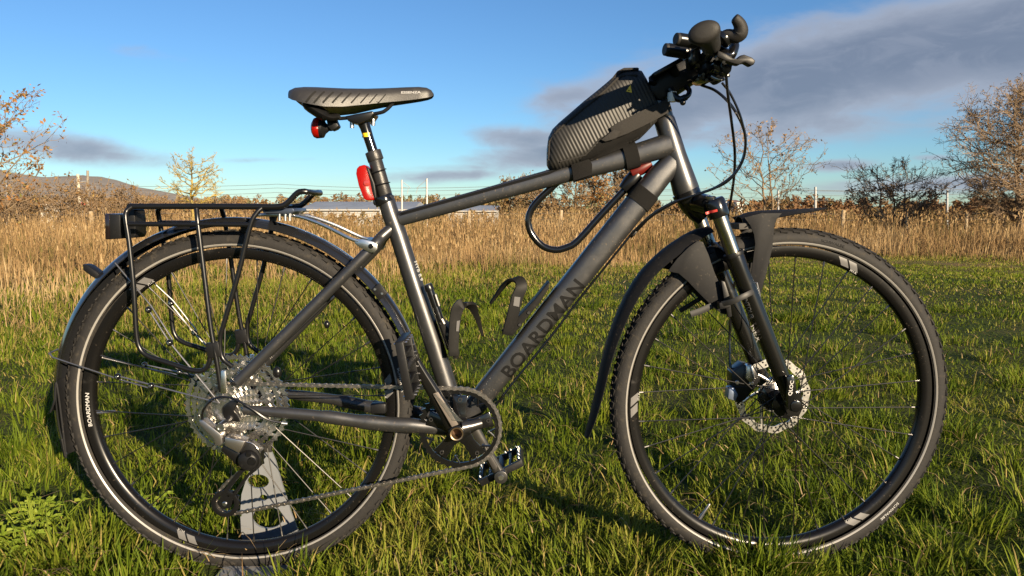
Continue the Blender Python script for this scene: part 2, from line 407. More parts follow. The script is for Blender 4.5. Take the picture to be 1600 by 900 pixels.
# moorland hill far behind on the left, distance haze put into its paled greys
def hill():
    D = 3200; prof = [(-1300, 322), (-900, 316), (-600, 300), (-400, 280), (-250, 264), (-120, 255), (-20, 270), (30, 280), (62, 284.5), (85, 283), (110, 281), (150, 281.5), (180, 286.5), (205, 293), (228, 300), (250, 307), (285, 313), (330, 317), (420, 320), (560, 322)]
    px = np.linspace(-1300, 560, 261); py = np.interp(px, [q[0] for q in prof], [q[1] for q in prof]) + .5*(vnoise(px, px*0, 26)-.5) 
    py = np.convolve(np.pad(py, 4, 'edge'), np.ones(9)/9, 'valid')
    V = []; ny = 22
    for j in range(ny):
        t = j/(ny-1); w = math.sin(math.pi*min(1, t*.62/.5))**1.0 if t < .81 else math.sin(math.pi*1.0)*0
        dist = D-1700+2800*t; sh = math.sin(math.pi*t)**.8
        for a, b in zip(px, py):
            top = Q(a, b, D); x = top.x*dist/D if t < .6 else top.x*(D-1700+2800*.6)/D
            z = -6 + (top.z+6)*sh*(1+.05*(float(vnoise(a*3, t*400, 30))-.5))
            V.append((x, dist-CD, z))
    n = len(px); Fq = [(j*n+i, j*n+i+1, (j+1)*n+i+1, (j+1)*n+i) for j in range(ny-1) for i in range(n-1)]
    m = bpy.data.materials.new('hazed_moorland'); m.use_nodes = True; t = NT(m.node_tree); b = t.n['Principled BSDF']
    tc = t.new('ShaderNodeTexCoord'); v = tc.outputs['Object']
    c = t.ramp(t.noise(v, .006, 7, .62, .5), [(.3, (.215, .20, .185)), (.5, (.255, .235, .215)), (.62, (.295, .27, .24)), (.75, (.23, .222, .19))])
    t.l.new(c, b.inputs['Base Color']); b.inputs['Roughness'].default_value = 1; b.inputs['Specular IOR Level'].default_value = 0
    o = np_mesh('hill', np.array(V), Fq, [], m); o['kind'] = 'structure'
hill()
# ================================================================== the bicycle
bike = thing('bicycle', 'graphite grey hybrid bicycle with rear rack standing side-on in the grass', 'bicycle')
HR = Vector((-.5525, 0, .348)); HF = Vector((.5492, .0065, .3513)); YAWF = R(4.1)

# ---------------------------------------------------------------- frame
frame_mb = MB()
ht_t, ht_b = P(1037, 184), P(1073, 301)
hd = (ht_b - ht_t)
frame_mb.tube([ht_t, ht_t+hd*.04, ht_t+hd*.5, ht_t+hd*.8, ht_t+hd*.97, ht_b], [.0185, .0205, .0215, .0245, .0262, .025], 32)
bb = P(720, 664)
frame = frame_mb.build('frame', PAINT, bike)
m = MB(); m.tube([bb+Vector((0, -.034, 0)), bb+Vector((0, .034, 0))], .0225, 32); m.build('bottom_bracket', PAINT, frame)
tt = MB(); tt.tube(smoothpath(PS([(624, 342.5), (725, 315), (820, 289), (890, 270), (972, 248), (1046, 226)]), 4),
                   list(np.interp(np.linspace(0, 1, 21), [0, .3, .6, .8, 1], [.0142, .0155, .0175, .0205, .0235])), 36, sq=.72); tt_o = tt.build('top_tube', PAINT, frame)
dt = MB(); dt.tube(PS([(1052, 252), (1030, 275), (1002, 310), (929.5, 400), (848, 501.5), (766, 603), (724, 658)]), [.021, .0235, .0248, .0245, .0232, .0222, .022], 40, sq=.66); dt_o = dt.build('down_tube', PAINT, frame)
st = MB(); st.tube(PS([(602, 308), (610, 334), (622.5, 368), (647, 445), (677, 534.5), (697, 598), (720, 664)]), [.0165, .0172, .0178, .0186, .0194, .0198, .0205], 32); st_o = st.build('seat_tube', PAINT, frame)
cl = MB(); cl.tube(PS([(597.5, 307), (602.5, 318)]), .0198, 28); cl.cyl(P(588, 316, -.012), P(588, 316, .012), .0065); cl.prism(PS([(584, 311), (604, 306), (606, 314), (586, 321)]), -.011, .011)
cl.build('seat_clamp', GLOSS, frame, .001)
def SS(s, t):
    a, b = P(577, 391, -.034), P(375, 593.5, -.0675); q = a.lerp(b, t); return Vector((q.x, -s*q.y, q.z))
for s in (-1, 1):
    m = MB(); m.tube(smoothpath([P(612, 357, .0)+Vector((0, s*.006, 0)), P(597, 371)+Vector((0, s*.016, 0)), SS(s, 0), SS(s, .35), SS(s, .7), SS(s, .93), SS(s, 1.02)], 5), .0108, 18)
    m.build('seat_stay', PAINT, frame)
    m = MB()
    m.tube(smoothpath([Vector((q.x, -s*q.y, q.z)) for q in PS([(381, 640, -.066), (430, 644, -.066), (500, 650, -.061), (560, 658, -.053), (610, 663, -.047), (645, 665, -.043)])]+[bb+Vector((-.012, s*.03, 0))], 5),
           [.0095]*6+[.0105]*5+[.0125]*5+[.0145]*10+[.0135]*5, 18, flat=(.85, 1.05)); m.build('chain_stay', PAINT, frame)
    m = MB(); m.prism([HR+Vector(q) for q in ((.022, 0, .024), (.004, 0, .022), (-.009, 0, .009), (-.010, 0, -.010), (.0, 0, -.018), (.022, 0, -.020), (.018, 0, -.008), (.010, 0, .003))], s*.066-.003, s*.066+.003)
    m.build('dropout', SATIN, frame, .0008)
# printed name on the down tube
dtb = dt.bvh(); d_al = P(905, 440) - P(790, 583); cap = .031
V, F = text_mesh('BOARDMAN', 1.0, .022, 1.0, 3)
xs = [q[0] for q in V]; ys = [q[1] for q in V]; L = d_al.length*1.0
V = [((q[0]-(max(xs)+min(xs))/2)/(max(xs)-min(xs))*L, (q[1]-(max(ys)+min(ys))/2)/(max(ys)-min(ys))*cap*.92) for q in V]
o = decal('lettering', V, F, P(847.5, 511.5), d_al, DARKP, frame, dtb); o['label'] = 'black BOARDMAN lettering on the down tube'
# narrow bright label on the seat tube and the accent line of the top tube
stb = st.bvh(); sal = P(659, 446) - P(643, 398)
V, F = text_mesh('HYB 8.9', .0062, .0, 2.0, 2); decal('seat_tube_print', V, F, P(654.5, 423), sal, WHITE, frame, stb)
ttb = tt.bvh()
V, F = quadgrid(.33, .005, .03, 40, 2); decal('accent_line', V, F, P(742, 303), P(888, 263)-P(640, 332), DARKP, frame, ttb)
# strap band round the down tube
m = MB(); a = P(1003, 309); dd = (P(985, 331)-P(1015, 293)).normalized(); m.tube([a-dd*.016, a+dd*.016], .0264, 40, sq=.66); m.build('tube_strap', VELC, frame)

# ---------------------------------------------------------------- wheels
def arc_text(name, s, size, a0, r, y, m, parent, bold=0, sx=1.0):
    V, F = text_mesh(s, size, bold, sx, 1)
    return flat_mesh(name, [Vector(((r+v)*math.cos(a0-u/r), y, (r+v)*math.sin(a0-u/r))) for u, v in V], F, m, parent)
def section_y(r): return -math.sqrt(max(1e-6, .0195**2 - (r-.3315)**2))
def wheel(c, yaw, decals, rim_text, tyre_text, phase, far_rotor):
    w = bpy.data.objects.new('wheel', None); COL.objects.link(w); w.parent = bike; w.location = c; w.rotation_euler = (0, 0, yaw); w['_local'] = 1
    ty = MB(); prof = []
    for k in range(26):
        a = R(-128 + 256*k/25); prof.append((.3315+.0195*math.cos(a), .0195*math.sin(a)*1.0))
    ty.lathe(prof, n=140)
    for k in range(84):                                  # tread: shoulder blocks, side fins, centre chevrons
        for s in (-1, 1):
            for (ra, yy, sz, twist, off) in ((.3495, .0085, (.0150, .0075, .0030), .45, 0), (.3440, .0152, (.0125, .0042, .0055), .25, .5), (.3520, .0028, (.0095, .0045, .0022), -.5, .25)):
                a = 2*math.pi*(k+off+(.25 if s > 0 else 0))/84
                M = Matrix.Rotation(-a+math.pi/2, 3, 'Y') @ Matrix.Rotation(s*twist, 3, 'Z') @ Matrix.Rotation(s*(-.5 if yy > .005 else 0)*(1 if yy < .012 else 1.7), 3, 'X')
                ty.box((ra*math.cos(a), s*yy, ra*math.sin(a)), sz, M)
    ty.build('tyre', TYRE, w, smooth=40)
    sp = MB(); sp.lathe([(.3216, section_y(.3216)-.0006), (.3222, section_y(.3222)-.0010), (.3247, section_y(.3247)-.0010), (.3253, section_y(.3253)-.0004)], n=140); sp.build('reflective_stripe', REFL, w)
    rm = MB(); rm.lathe([(.3165, -.0125), (.3165, -.0105), (.312, -.0095), (.312, .0095), (.3165, .0105), (.3165, .0125), (.308, .0128), (.299, .0105), (.2955, .0055), (.2945, 0), (.2955, -.0055), (.299, -.0105), (.308, -.0128)], n=140, closed=True)
    rm.build('rim', RIM, w, smooth=50)
    for a0 in decals:
        for i, da in enumerate((-.036, .036)):
            V = []
            for j in range(5):
                r = .2990 + .0145*j/4
                for k in range(5): V.append(((a0+da+(k/4-.5)*.058+(j/4-.5)*.04), r))
            rp = [(.2985, -.0100), (.299, -.0105), (.308, -.0128), (.3165, -.0125)]
            flat_mesh('rim_decal', [Vector((r*math.cos(a), np.interp(r, [q[0] for q in rp], [q[1] for q in rp])-.0006, r*math.sin(a))) for a, r in V],
                      [(j*5+k, j*5+k+1, (j+1)*5+k+1, (j+1)*5+k) for j in range(4) for k in range(4)], DECAL, w)
        arc_text('rim_lettering', 'MTX', .0075, a0-.055, .2975, -.0108, WHITE, w, 0)
    for a0 in rim_text: arc_text('rim_lettering', 'BOARDMAN', .0112, a0, .3055, -.0137, WHITE, w, .0002, 1.12)
    for a0, s, col in tyre_text:
        V, F = text_mesh(s, .0082, .0, 1.2, 1)
        flat_mesh('tyre_lettering', [Vector(((.3335+v)*math.cos(a0-u/.3335), section_y(.3335+v)-.0010, (.3335+v)*math.sin(a0-u/.3335))) for u, v in V], F, col, w)
    hb = MB(); fl = .029
    hb.lathe([(.004, -.06), (.009, -.058), (.012, -.045), (.014, -.034), (fl, -.031), (fl, -.028), (.016, -.024), (.0135, 0), (.016, .024), (fl, .028), (fl, .031), (.014, .034), (.012, .045), (.009, .058), (.004, .06)], n=36)
    hb.build('hub', GLOSS, w, smooth=30)
    for i in range(4):                                   # 4 kinds of spoke, 8 of each
        s = -1 if i % 2 == 0 else 1; lead = 1 if i < 2 else -1
        a_rim = phase + R(11.25)*(i); a_hub = a_rim + lead*R(66)
        p0 = Vector(((fl-.003)*math.cos(a_hub), s*(.0295 + .002*lead), (fl-.003)*math.sin(a_hub))); p1 = Vector((.2975*math.cos(a_rim), s*.003, .2975*math.sin(a_rim)))
        d = (p1-p0).normalized(); sm = MB(); sm.tube([p0, p1-d*.004], .00115, 6)
        nm = MB(); nm.tube([p1-d*.0125, p1-d*.002, p1], [.0019, .0022, .0022], 8)
        me, mn = sm.mesh('spoke'), nm.mesh('nipple')
        for k in range(8):
            for nme, mesh, mt in (('spoke', me, SPOKE), ('nipple', mn, DALLOY)):
                ob = link(nme, mesh, mt, w); ob.rotation_euler = (0, -k*math.pi/4, 0)
    vv = MB(); av = decals[0]+R(57); d = Vector((math.cos(av), 0, math.sin(av))); vv.tube([d*.296, d*.284, d*.2835, d*.262, d*.258], [.0038, .0038, .0028, .0028, .0015], 10); vv.build('valve', ALLOY, w)
    if far_rotor is not None:
        yr = far_rotor; rt = MB(); n = 108
        out = [((.080+.0016*math.sin(12*t))*math.cos(t), (.080+.0016*math.sin(12*t))*math.sin(t)) for t in (2*math.pi*k/n for k in range(n))]
        inn = [((.0645+.0016*math.sin(12*t+1))*math.cos(t), (.0645+.0016*math.sin(12*t+1))*math.sin(t)) for t in (2*math.pi*k/n for k in range(n))]
        rt.annulus(out, inn, yr-.001, yr+.001)
        for k in range(6):
            a = k*math.pi/3+.2; b = a-.55
            p = [Vector((rr*math.cos(q), yr, rr*math.sin(q))) for rr, q in ((.0665, a), (.05, a-.16), (.03, b))]
            rt.tube(p, [.0036, .0032, .004], 8, flat=(.3, 1))
        rt.annulus([(.033*math.cos(t), .033*math.sin(t)) for t in (2*math.pi*k/36 for k in range(36))], [(.018*math.cos(t), .018*math.sin(t)) for t in (2*math.pi*k/36 for k in range(36))], yr-.001, yr+.001)
        rt.build('brake_rotor', STEEL, w, smooth=30)
        hm = MB()
        for k in range(48):                              # drillings: dark plugs flush in the braking track
            for rr, dk in ((.0685, 0), (.0760, .5)):
                a = 2*math.pi*(k+dk)/48
                if k % 4 == 3: continue
                hm.tube([(rr*math.cos(a), yr-.0014, rr*math.sin(a)), (rr*math.cos(a), yr+.0014, rr*math.sin(a))], .0021, 8)
        hm.build('rotor_holes', DARKP, w)
    return w
rw = wheel(HR, 0, [R(127), R(247), R(7)], [R(182)], [(R(9), 'SCHWALBE', WHITE), (R(129), 'SCHWALBE', DARKP)], R(3), .033)
fw = wheel(HF, YAWF, [R(180), R(66), R(-56)], [], [(R(-45), 'SCHWALBE', WHITE), (R(75), 'SCHWALBE', DARKP)], R(7.2), .036)

# ---------------------------------------------------------------- drivetrain
def gear(mb, T, c, y, th, inner, toothh=.0032, arms=0, arm_in=.02):
    rp = T*.0127/(2*math.pi); n = T*4; out = []; inn = []
    for k in range(n):
        a = 2*math.pi*k/n; q = k % 4
        r = rp + (toothh if q == 0 else (.0002 if q in (1, 3) else -toothh*.55)); out.append((r*math.cos(a), r*math.sin(a))); inn.append((inner*math.cos(a), inner*math.sin(a)))
    mb.annulus(out, inn, y-th/2, y+th/2, c)
    for k in range(arms):
        a = 2*math.pi*k/arms + T*.13; p = [c + Vector((rr*math.cos(a+da), y, rr*math.sin(a+da))) for rr, da in ((inner+.002, 0), ((inner+arm_in)/2, -.22), (arm_in, -.3))]
        mb.tube(p, [.0042, .0035, .0045], 6, flat=(.25, 1))
    return rp
cassette = MB(); cassette.lathe([(.016, -.056), (.0175, -.056), (.0175, -.020), (.016, -.020)], HR, 36, closed=True)
cas_o = cassette.build('cassette', DALLOY, bike)
teeth = [45, 39, 34, 30, 26, 23, 20, 17, 15, 13, 11]
ys_ = np.linspace(-.0225, -.0575, len(teeth))
for T, yy in zip(teeth, ys_):
    T2 = int(round(T*1.13)) if T > 28 else T
    m = MB(); rp = T2*.0127/2/math.pi
    gear(m, T2, HR, yy, .0018, max(rp-.0082, .0165), .0030, 6 if T2 > 27 else 0, .018); 
    m.build('sprocket', STEEL, cas_o, smooth=25)
m = MB(); m.lathe([(.006, -.061), (.012, -.0612), (.0165, -.0605), (.0170, -.058)], HR, 30); m.build('lockring', DALLOY, cas_o)
CR = P(718.5, 669, -.046); yc = -.046
cr = MB(); rring = gear(cr, 40, CR - Vector((0, CR.y, 0)), yc, .0036, .0700, .0034)
for k in range(24):                                       # truss of the inner ring
    a = 2*math.pi*k/24
    p0 = CR + Vector((.073*math.cos(a), 0, .073*math.sin(a))); 
    if k % 6 in (1, 2, 3, 4, 5, 0):
        b = a + (.17 if k % 2 else -.17); cr.tube([p0, CR+Vector((.0565*math.cos(b), 0, .0565*math.sin(b)))], .0021, 6)
chainring = cr.build('chainring', GLOSS, bike, smooth=25)
sm = MB(); sm.lathe([(.0135, yc-.012), (.021, yc-.010), (.023, yc+.004), (.0135, yc+.004)], CR-Vector((0, yc, 0)), 30)
for k in range(5):
    a = R(17+72*k); n_ = 5
    ring = lambda r, h, y: [CR + Vector((r*math.cos(a)-h*math.sin(a), y-yc, r*math.sin(a)+h*math.cos(a))), CR + Vector((r*math.cos(a)+h*math.sin(a), y-yc, r*math.sin(a)-h*math.cos(a)))]
    sm.loft([[*ring(r, h, y0), *reversed(ring(r, h, y1))] for r, h, y0, y1 in ((.012, .017, yc-.011, yc+.003), (.032, .0115, yc-.009, yc+.002), (.050, .013, yc-.006, yc+.002), (.0665, .0155, yc-.0045, yc+.002))])
sm.build('spider', GLOSS, chainring, .0012)
for k in range(5):
    a = R(17+72*k); m = MB(); m.lathe([(.0022, yc-.0075), (.0042, yc-.0075), (.0048, yc-.005)], CR-Vector((0, yc, 0))+Vector((.0595*math.cos(a), 0, .0595*math.sin(a))), 14); m.build('chainring_bolt', DALLOY, chainring)
ax = P(714, 676.5, -.082)
arm_end = P(640, 551, -.088)
dv = (arm_end-ax); dv.y = 0; dv = dv.normalized()*.170
arm_end = Vector((ax.x+dv.x, -.088, ax.z+dv.z)); pv = Vector((-dv.z, 0, dv.x)).normalized()
def arm(mb, c0, c1, y0, y1, w0, w1):
    d = (c1-c0); d.y = 0; L = d.length; d.normalize(); n = Vector((-d.z, 0, d.x)); rings = []
    for k in range(13):
        t = k/12; w = w0+(w1-w0)*min(1, t*1.25); c = c0.lerp(c1, t); yy = y0+(y1-y0)*t; h = .0085 - .002*t
        rings.append([c+n*(w*a)+Vector((0, yy-c.y+h*b, 0)) for a, b in ((-1, .6), (-.72, 1), (.72, 1), (1, .6), (1, -.45), (.55, -1), (-.55, -1), (-1, -.45))])
    mb.loft(rings)
m = MB(); arm(m, ax.lerp(arm_end, .075), arm_end, -.075, -.086, .0155, .0105)
m.lathe([(.0108, -.064), (.0165, -.064), (.0160, -.087), (.0152, -.0885), (.0108, -.0885)], Vector((ax.x, 0, ax.z)), 32, closed=True); m.cyl(Vector((arm_end.x, -.078, arm_end.z)), Vector((arm_end.x, -.0955, arm_end.z)), .0118, .0112, 24)
crk = m.build('crank_arm', mat('crank_black', (.007, .0068, .0066), .24, .2, .5), bike, .0012)
m = MB(); m.lathe([(.0104, -.066), (.0104, -.0895), (.0124, -.0902), (.0130, -.088)], Vector((ax.x, 0, ax.z)), 30); m.build('axle_bore', TITAN, crk)
m = MB(); m.lathe([(0, -.066), (.0112, -.066)], Vector((ax.x, 0, ax.z)), 30); m.build('bore_shadow', mat('bore_shade', (.05, .025, .012), .8), crk)  # dark brown disc paints the shade inside the hollow axle
# ribbed light panel on the arm, stub arm to the right
rb = [P(q[0], q[1], -.0955) for q in ((676, 616), (684, 613), (716, 664), (706, 668))]
m = MB(); m.prism([rb[0], rb[1], rb[2], rb[3]], -.0902, -.0925)
m.build('rubbing_plate', mat('plate_taupe', (.17, .145, .125), .45, .3), crk, .0004)
for k in range(22):
    t = (k+.5)/22; a = P(680.5, 615, -.093).lerp(P(722, 658, -.093), t); wq = .002 + .0085*t
    m = MB() if k == 0 else m
    d2 = Vector((.25, 0, -1)).normalized(); q = Vector((1, 0, .12)).normalized()
    m.box((a.x-.002-.006*t, -.0930, a.z), (wq*2, .0016, .0014), Matrix.Rotation(.1, 3, 'Y'))
m.build('plate_ribs', SILVER, crk)
m = MB(); m.tube(PS([(722, 668, -.074), (737, 665, -.07), (751, 661, -.062)]), [.0125, .0098, .0092], 18); m.build('spider_stub', DALLOY, crk, 0)
# far crank arm + pedals
axf = Vector((ax.x, .064, ax.z)); endf = Vector((ax.x-dv.x, .086, ax.z-dv.z))
m = MB(); arm(m, axf, endf, .072, .086, .0155, .0115); m.cyl(endf+Vector((0, -.012, 0)), endf+Vector((0, .010, 0)), .0145, .0145, 24); crf = m.build('crank_arm', DALLOY, bike, .0012)
m = MB(); m.lathe([(0, .0725), (.0058, .0725), (.0068, .074)], Vector((endf.x, 0, endf.z)), 16); m.build('pedal_axle_end', SILVER, crf)
dch = (endf-axf); dch.y = 0; dch.normalize(); nn_ = Vector((-dch.z, 0, dch.x))
m = MB(); c0 = axf.lerp(endf, .72)
m.prism([Vector((c0.x, 0, c0.z)) + dch*a + nn_*b for a, b in ((-.035, -.005), (.022, -.006), (.028, 0), (.022, .006), (-.035, .005))], .0715, .0740); m.build('arm_recess', mat('recess', (.05, .047, .045), .5, .5), crf, .0008)
def pedal(c, y0, y1, d):
    d = d.normalized(); n = Vector((-d.z, 0, d.x)); m = MB(); yw = (y0+y1)/2; hl = .048
    rot = Matrix((d, Vector((0, 1, 0)), n)).transposed()
    for s in (-1, 1):
        m.box(c+d*(s*hl)+Vector((0, yw, 0)), (.010, abs(y1-y0), .016), rot)
        m.box(c+d*(s*hl*.52)+Vector((0, yw, 0)), (.007, abs(y1-y0)*.96, .012), rot)
        m.box(c+Vector((0, y0 if s < 0 else y1, 0)), (2*hl+.008, .010, .015), rot)
    m.tube([c+Vector((0, y0-.004, 0)), c+Vector((0, y1+.004, 0))], .0085, 14)
    ob = m.build('pedal', PLAST, bike, .0012)
    pm = MB()
    for s in (-1, 1):
        for u in (-1, 1):
            for k in range(4):
                q = c+d*(s*hl)+Vector((0, y0+(y1-y0)*(k+.5)/4, 0)); pm.cyl(q+n*(u*.007), q+n*(u*.012), .0019, n=8)
        for k in range(3):
            q = c+d*(s*(.014+.014*k))+Vector((0, y1 if y1 > y0 and c.y >= 0 else y0, 0)); pm.cyl(q+n*.006, q+n*.011, .0018, n=8)
    pm.build('pedal_pins', SILVER, ob)
pedal(Vector((arm_end.x, 0, arm_end.z)), -.197, -.103, P(645, 617, -.15)-P(631, 540, -.15))
pedal(Vector((endf.x, 0, endf.z)), .103, .197, P(823, 733, .14)-P(760, 764, .14))

# chain: links along its run
rs = .0515; ych = -.0455
pts = []
for k in range(15):
    a = R(84 + 196*k/14); pts.append(HR + Vector((rs*math.cos(a), ych, rs*math.sin(a))))
for q in ((388, 697), (401, 707), (403, 717), (393, 726), (374, 738), (352, 756), (338.5, 772), (338, 787), (346, 799), (358, 803.5), (374, 801)): pts.append(P(q[0], q[1], -.047))
for k in range(21):
    a = R(-72 + 166*k/20); pts.append(Vector((CR.x+rring*math.cos(a), yc, CR.z+rring*math.sin(a))))
pts.append(pts[0].copy())
cum = [0]
for a, b in zip(pts, pts[1:]): cum.append(cum[-1]+(b-a).length)
npitch = int(cum[-1]/.0127); step = cum[-1]/npitch
def at_len(s):
    s %= cum[-1]
    for i in range(len(cum)-1):
        if s <= cum[i+1]: return pts[i].lerp(pts[i+1], (s-cum[i])/max(1e-9, cum[i+1]-cum[i]))
def link_mesh(yo):
    m = MB(); out = []
    for k in range(7): a = R(90+30*k); out.append((-.00635+.0040*math.cos(a), .0040*math.sin(a)))
    out.append((0, -.0026))
    for k in range(7): a = R(-90+30*k); out.append((.00635+.0040*math.cos(a), .0040*math.sin(a)))
    out.append((0, .0026))
    for s in (-1, 1): m.prism([Vector((x, 0, z)) for x, z in out], s*yo-.0005, s*yo+.0005)
    for x in (-.00635, .00635): m.cyl(Vector((x, -yo-.0011, 0)), Vector((x, yo+.0011, 0)), .0021, n=8)
    return m.mesh('chain_link', 0, 25)
lms = (link_mesh(.0019), link_mesh(.0030))
chain = bpy.data.objects.new('chain', None); COL.objects.link(chain); chain.parent = bike; chain['_local'] = 1
for k in range(npitch):
    a, b = at_len(k*step), at_len((k+1)*step); d = (b-a); o = link('link', lms[k % 2], CHAIN, chain)
    o.location = (a+b)/2; o.rotation_euler = (0, -math.atan2(d.z, d.x), math.atan2(d.y, math.hypot(d.x, d.z)))
# rear derailleur
CG = [(393, 704), (408, 706), (409, 720), (401, 735), (388, 744), (364, 779), (361, 792), (348, 796), (341, 786), (346, 771), (371, 738), (383, 722)]
CGH = [(391, 737), (384, 743), (362, 774), (356, 776), (354, 770), (375, 743), (386, 732)]
der = link('rear_derailleur', holed(PS(CG, -.055), [PS(CGH, -.055)], -.0565, -.0545), SATIN, bike)
link('inner_cage', holed(PS(CG, -.055), [PS(CGH, -.055)], -.0405, -.039), SATIN, der)
m = MB(); m.prism(PS([(315, 655), (321, 653), (350, 676), (352, 690), (347, 694), (340, 693), (338, 683), (316, 661)], -.075), -.088, -.066); m.build('upper_knuckle', ALLOY, der, .002)
m = MB(); m.prism(PS([(354, 680), (386, 687), (381, 698), (376, 706), (353, 694)], -.08), -.090, -.062); m.build('outer_link', mat('satin_link', (.45, .42, .40), .28, .95), der, .0025)
m = MB(); m.prism(PS([(350, 693), (376, 707), (383, 722), (372, 728), (356, 712), (346, 703)], -.07), -.074, -.05); m.build('inner_link', SATIN, der, .002)
m = MB(); c0 = P(392, 716, -.07); m.lathe([(0, -.094), (.012, -.094), (.0185, -.090), (.0205, -.082), (.0205, -.052)], Vector((c0.x, 0, c0.z)), 30)
m.prism(PS([(380, 690), (392, 690), (409, 705), (408, 728), (398, 734), (380, 728), (376, 712)], -.075), -.080, -.058); m.build('clutch_housing', PLAST, der, .0015)
for q, r in (((393, 721), .0085), ((388, 710), .0055)):
    m = MB(); c1 = P(q[0], q[1], -.094); m.lathe([(0, -.0968), (r*.8, -.0968), (r, -.0935)], Vector((c1.x, 0, c1.z)), 20); m.build('housing_cap', SATIN, der)
m = MB(); c1 = P(346, 667, -.085); m.lathe([(0, -.0905), (.004, -.0905), (.0045, -.0925), (.008, -.0925), (.0090, -.089), (.0090, -.070)], Vector((c1.x, 0, c1.z)), 24); m.build('mounting_bolt', SILVER, der)
for q, T in (((396, 714), 11), ((354, 784.5), 13)):
    m = MB(); c1 = P(q[0], q[1], -.047); gear(m, T, Vector((c1.x, 0, c1.z)), -.047, .0035, .0105 if T < 12 else .0185, .003); pu = m.build('jockey_wheel', SATIN, der, smooth=25)
    m = MB(); m.lathe([(0, -.0585), (.0035, -.0585), (.0050, -.057), (.0050, -.044)], Vector((c1.x, 0, c1.z)), 16); m.build('pulley_bolt', SILVER, der)
c1 = P(354, 784.5, -.047); m = MB(); n=60
rg = lambda r: [(c1.x+r*math.cos(2*math.pi*k/n), c1.z+r*math.sin(2*math.pi*k/n)) for k in range(n)]
m.annulus(rg(.0275), rg(.0185), -.0560, -.0540); m.build('cage_ring', SATIN, der, .0005)
m = MB(); m.tube(smoothpath(PS([(443, 661, -.068), (418, 655, -.075), (392, 638, -.08), (362, 622, -.082), (335, 623, -.084), (318, 640, -.082), (316, 658, -.078)]), 6), .0025, 8); m.build('shift_cable', GLOSS, der)
m = MB(); m.tube([P(440, 661, -.07), P(449, 662, -.068)], .0032, 10); m.build('cable_ferrule', SILVER, der)
m = MB(); m.tube(smoothpath(PS([(384, 690, -.085), (396, 694, -.085), (405, 705, -.085), (410, 725, -.07)]), 5), .0009, 6); m.build('cable_end', SILVER, der)

# ---------------------------------------------------------------- saddle and post
sta = [(457.5, 146, 150, .030), (461, 142.5, 153.5, .047), (470, 139.6, 157, .062), (484, 138.8, 160.5, .071), (500, 139.0, 164, .073), (520, 139.6, 167.5, .069), (545, 140, 167.5, .056), (575, 139.6, 164, .040), (605, 138.4, 160.5, .029), (635, 136.8, 157.5, .0225), (655, 136.2, 155, .0195), (667, 137.4, 153, .017), (674, 141, 151.5, .012), (677.5, 146.5, 149.5, .004)]
rings = []
for px, t, b, hw in sta:
    tp = P(px, t, 0); bt = P(px, b, -hw*.85); zc, h = bt.z, tp.z-bt.z; r = []
    for k in range(17):
        a = math.pi*k/16; r.append(Vector((tp.x, -hw*math.copysign(abs(math.cos(a))**.75, math.cos(a)), zc+h*abs(math.sin(a))**.62)))
    for k in range(1, 8):
        a = math.pi*k/8; r.append(Vector((tp.x, hw*.9*math.cos(a), zc+.004*math.sin(a)+.001)))
    rings.append(r)
sd = MB(); sd.loft(rings)
saddle = sd.build('saddle', mat('saddle_cover', (.026, .025, .025), .42, 0, .5, noise=(50, (.04, .037, .034), .5, .8, .55), bump=(900, .2)), bike, smooth=60)
sdb = sd.bvh()
for k in range(9):
    V, F = quadgrid(.030-.0010*k, .0042-.0003*k, 0, 10, 2); decal('cover_stripe', V, F, P(487+13.2*k, 153-.3*k, -.06), (.62, 0, .78), mat('stripe_matte', (.015, .0148, .0145), .8, 0, .15), saddle, sdb, .0005)
V, F = text_mesh('ESSENZA', .0062, .0002, 1.5, 1); decal('lettering', V, F, P(642, 144.5, -.02), (1, 0, .03), mat('grey_print', (.3, .3, .3), .4), saddle, sdb)
m = MB(); m.tube(smoothpath(PS([(472, 157, -.02), (490, 170, -.03), (512, 183, -.03), (520, 182, -.02)]), 5), [.012]*4+[.016]*6+[.010]*6, 12, flat=(2.0, .7)); m.build('saddle_base', PLAST, saddle)
for s in (-1, 1):
    m = MB(); m.tube(smoothpath([P(500, 172, s*.032), P(520, 184, s*.026), P(545, 184, s*.022), P(590, 177, s*.022), P(603, 172, s*.020), P(615, 160, s*.014)], 6), .0036, 10); m.build('saddle_rail', SATIN if s < 0 else SATIN, saddle)
m = MB(); m.prism(PS([(544, 184), (586, 176), (588, 180), (582, 189), (566, 196), (549, 192)]), -.028, .028); cp = m.build('rail_clamp', SATIN, saddle, .002)
for q in ((550, 196), (583, 192)):
    m = MB(); m.cyl(P(q[0], q[1]-6, -.012), P(q[0], q[1]+4, -.012), .0042, n=12); m.build('clamp_bolt', SILVER, saddle)
m = MB(); m.tube(PS([(568, 191), (571, 200), (577, 219), (586, 246)]), [.0125, .0105, .0098, .0098], 22); post = m.build('seat_post', GLOSS, bike)
m = MB(); m.tube(PS([(582.5, 236.5), (587.5, 251)]), .0158, 26); m.tube(PS([(586, 249), (603, 309)]), [.0136, .0140], 26); m.build('post_sleeve', mat('sleeve', (.028, .027, .027), .38, .3, bump=(500, .2)), post, .0008)
pb = MB(); pb.tube(PS([(568, 191), (571, 200), (577, 219), (586, 246)]), [.0125, .0105, .0098, .0098], 22)
V, F = quadgrid(.015, .0075, .003, 8, 3); decal('yellow_mark', V, F, P(572.5, 211.5), (1, 0, .05), YEL, post, pb.bvh())

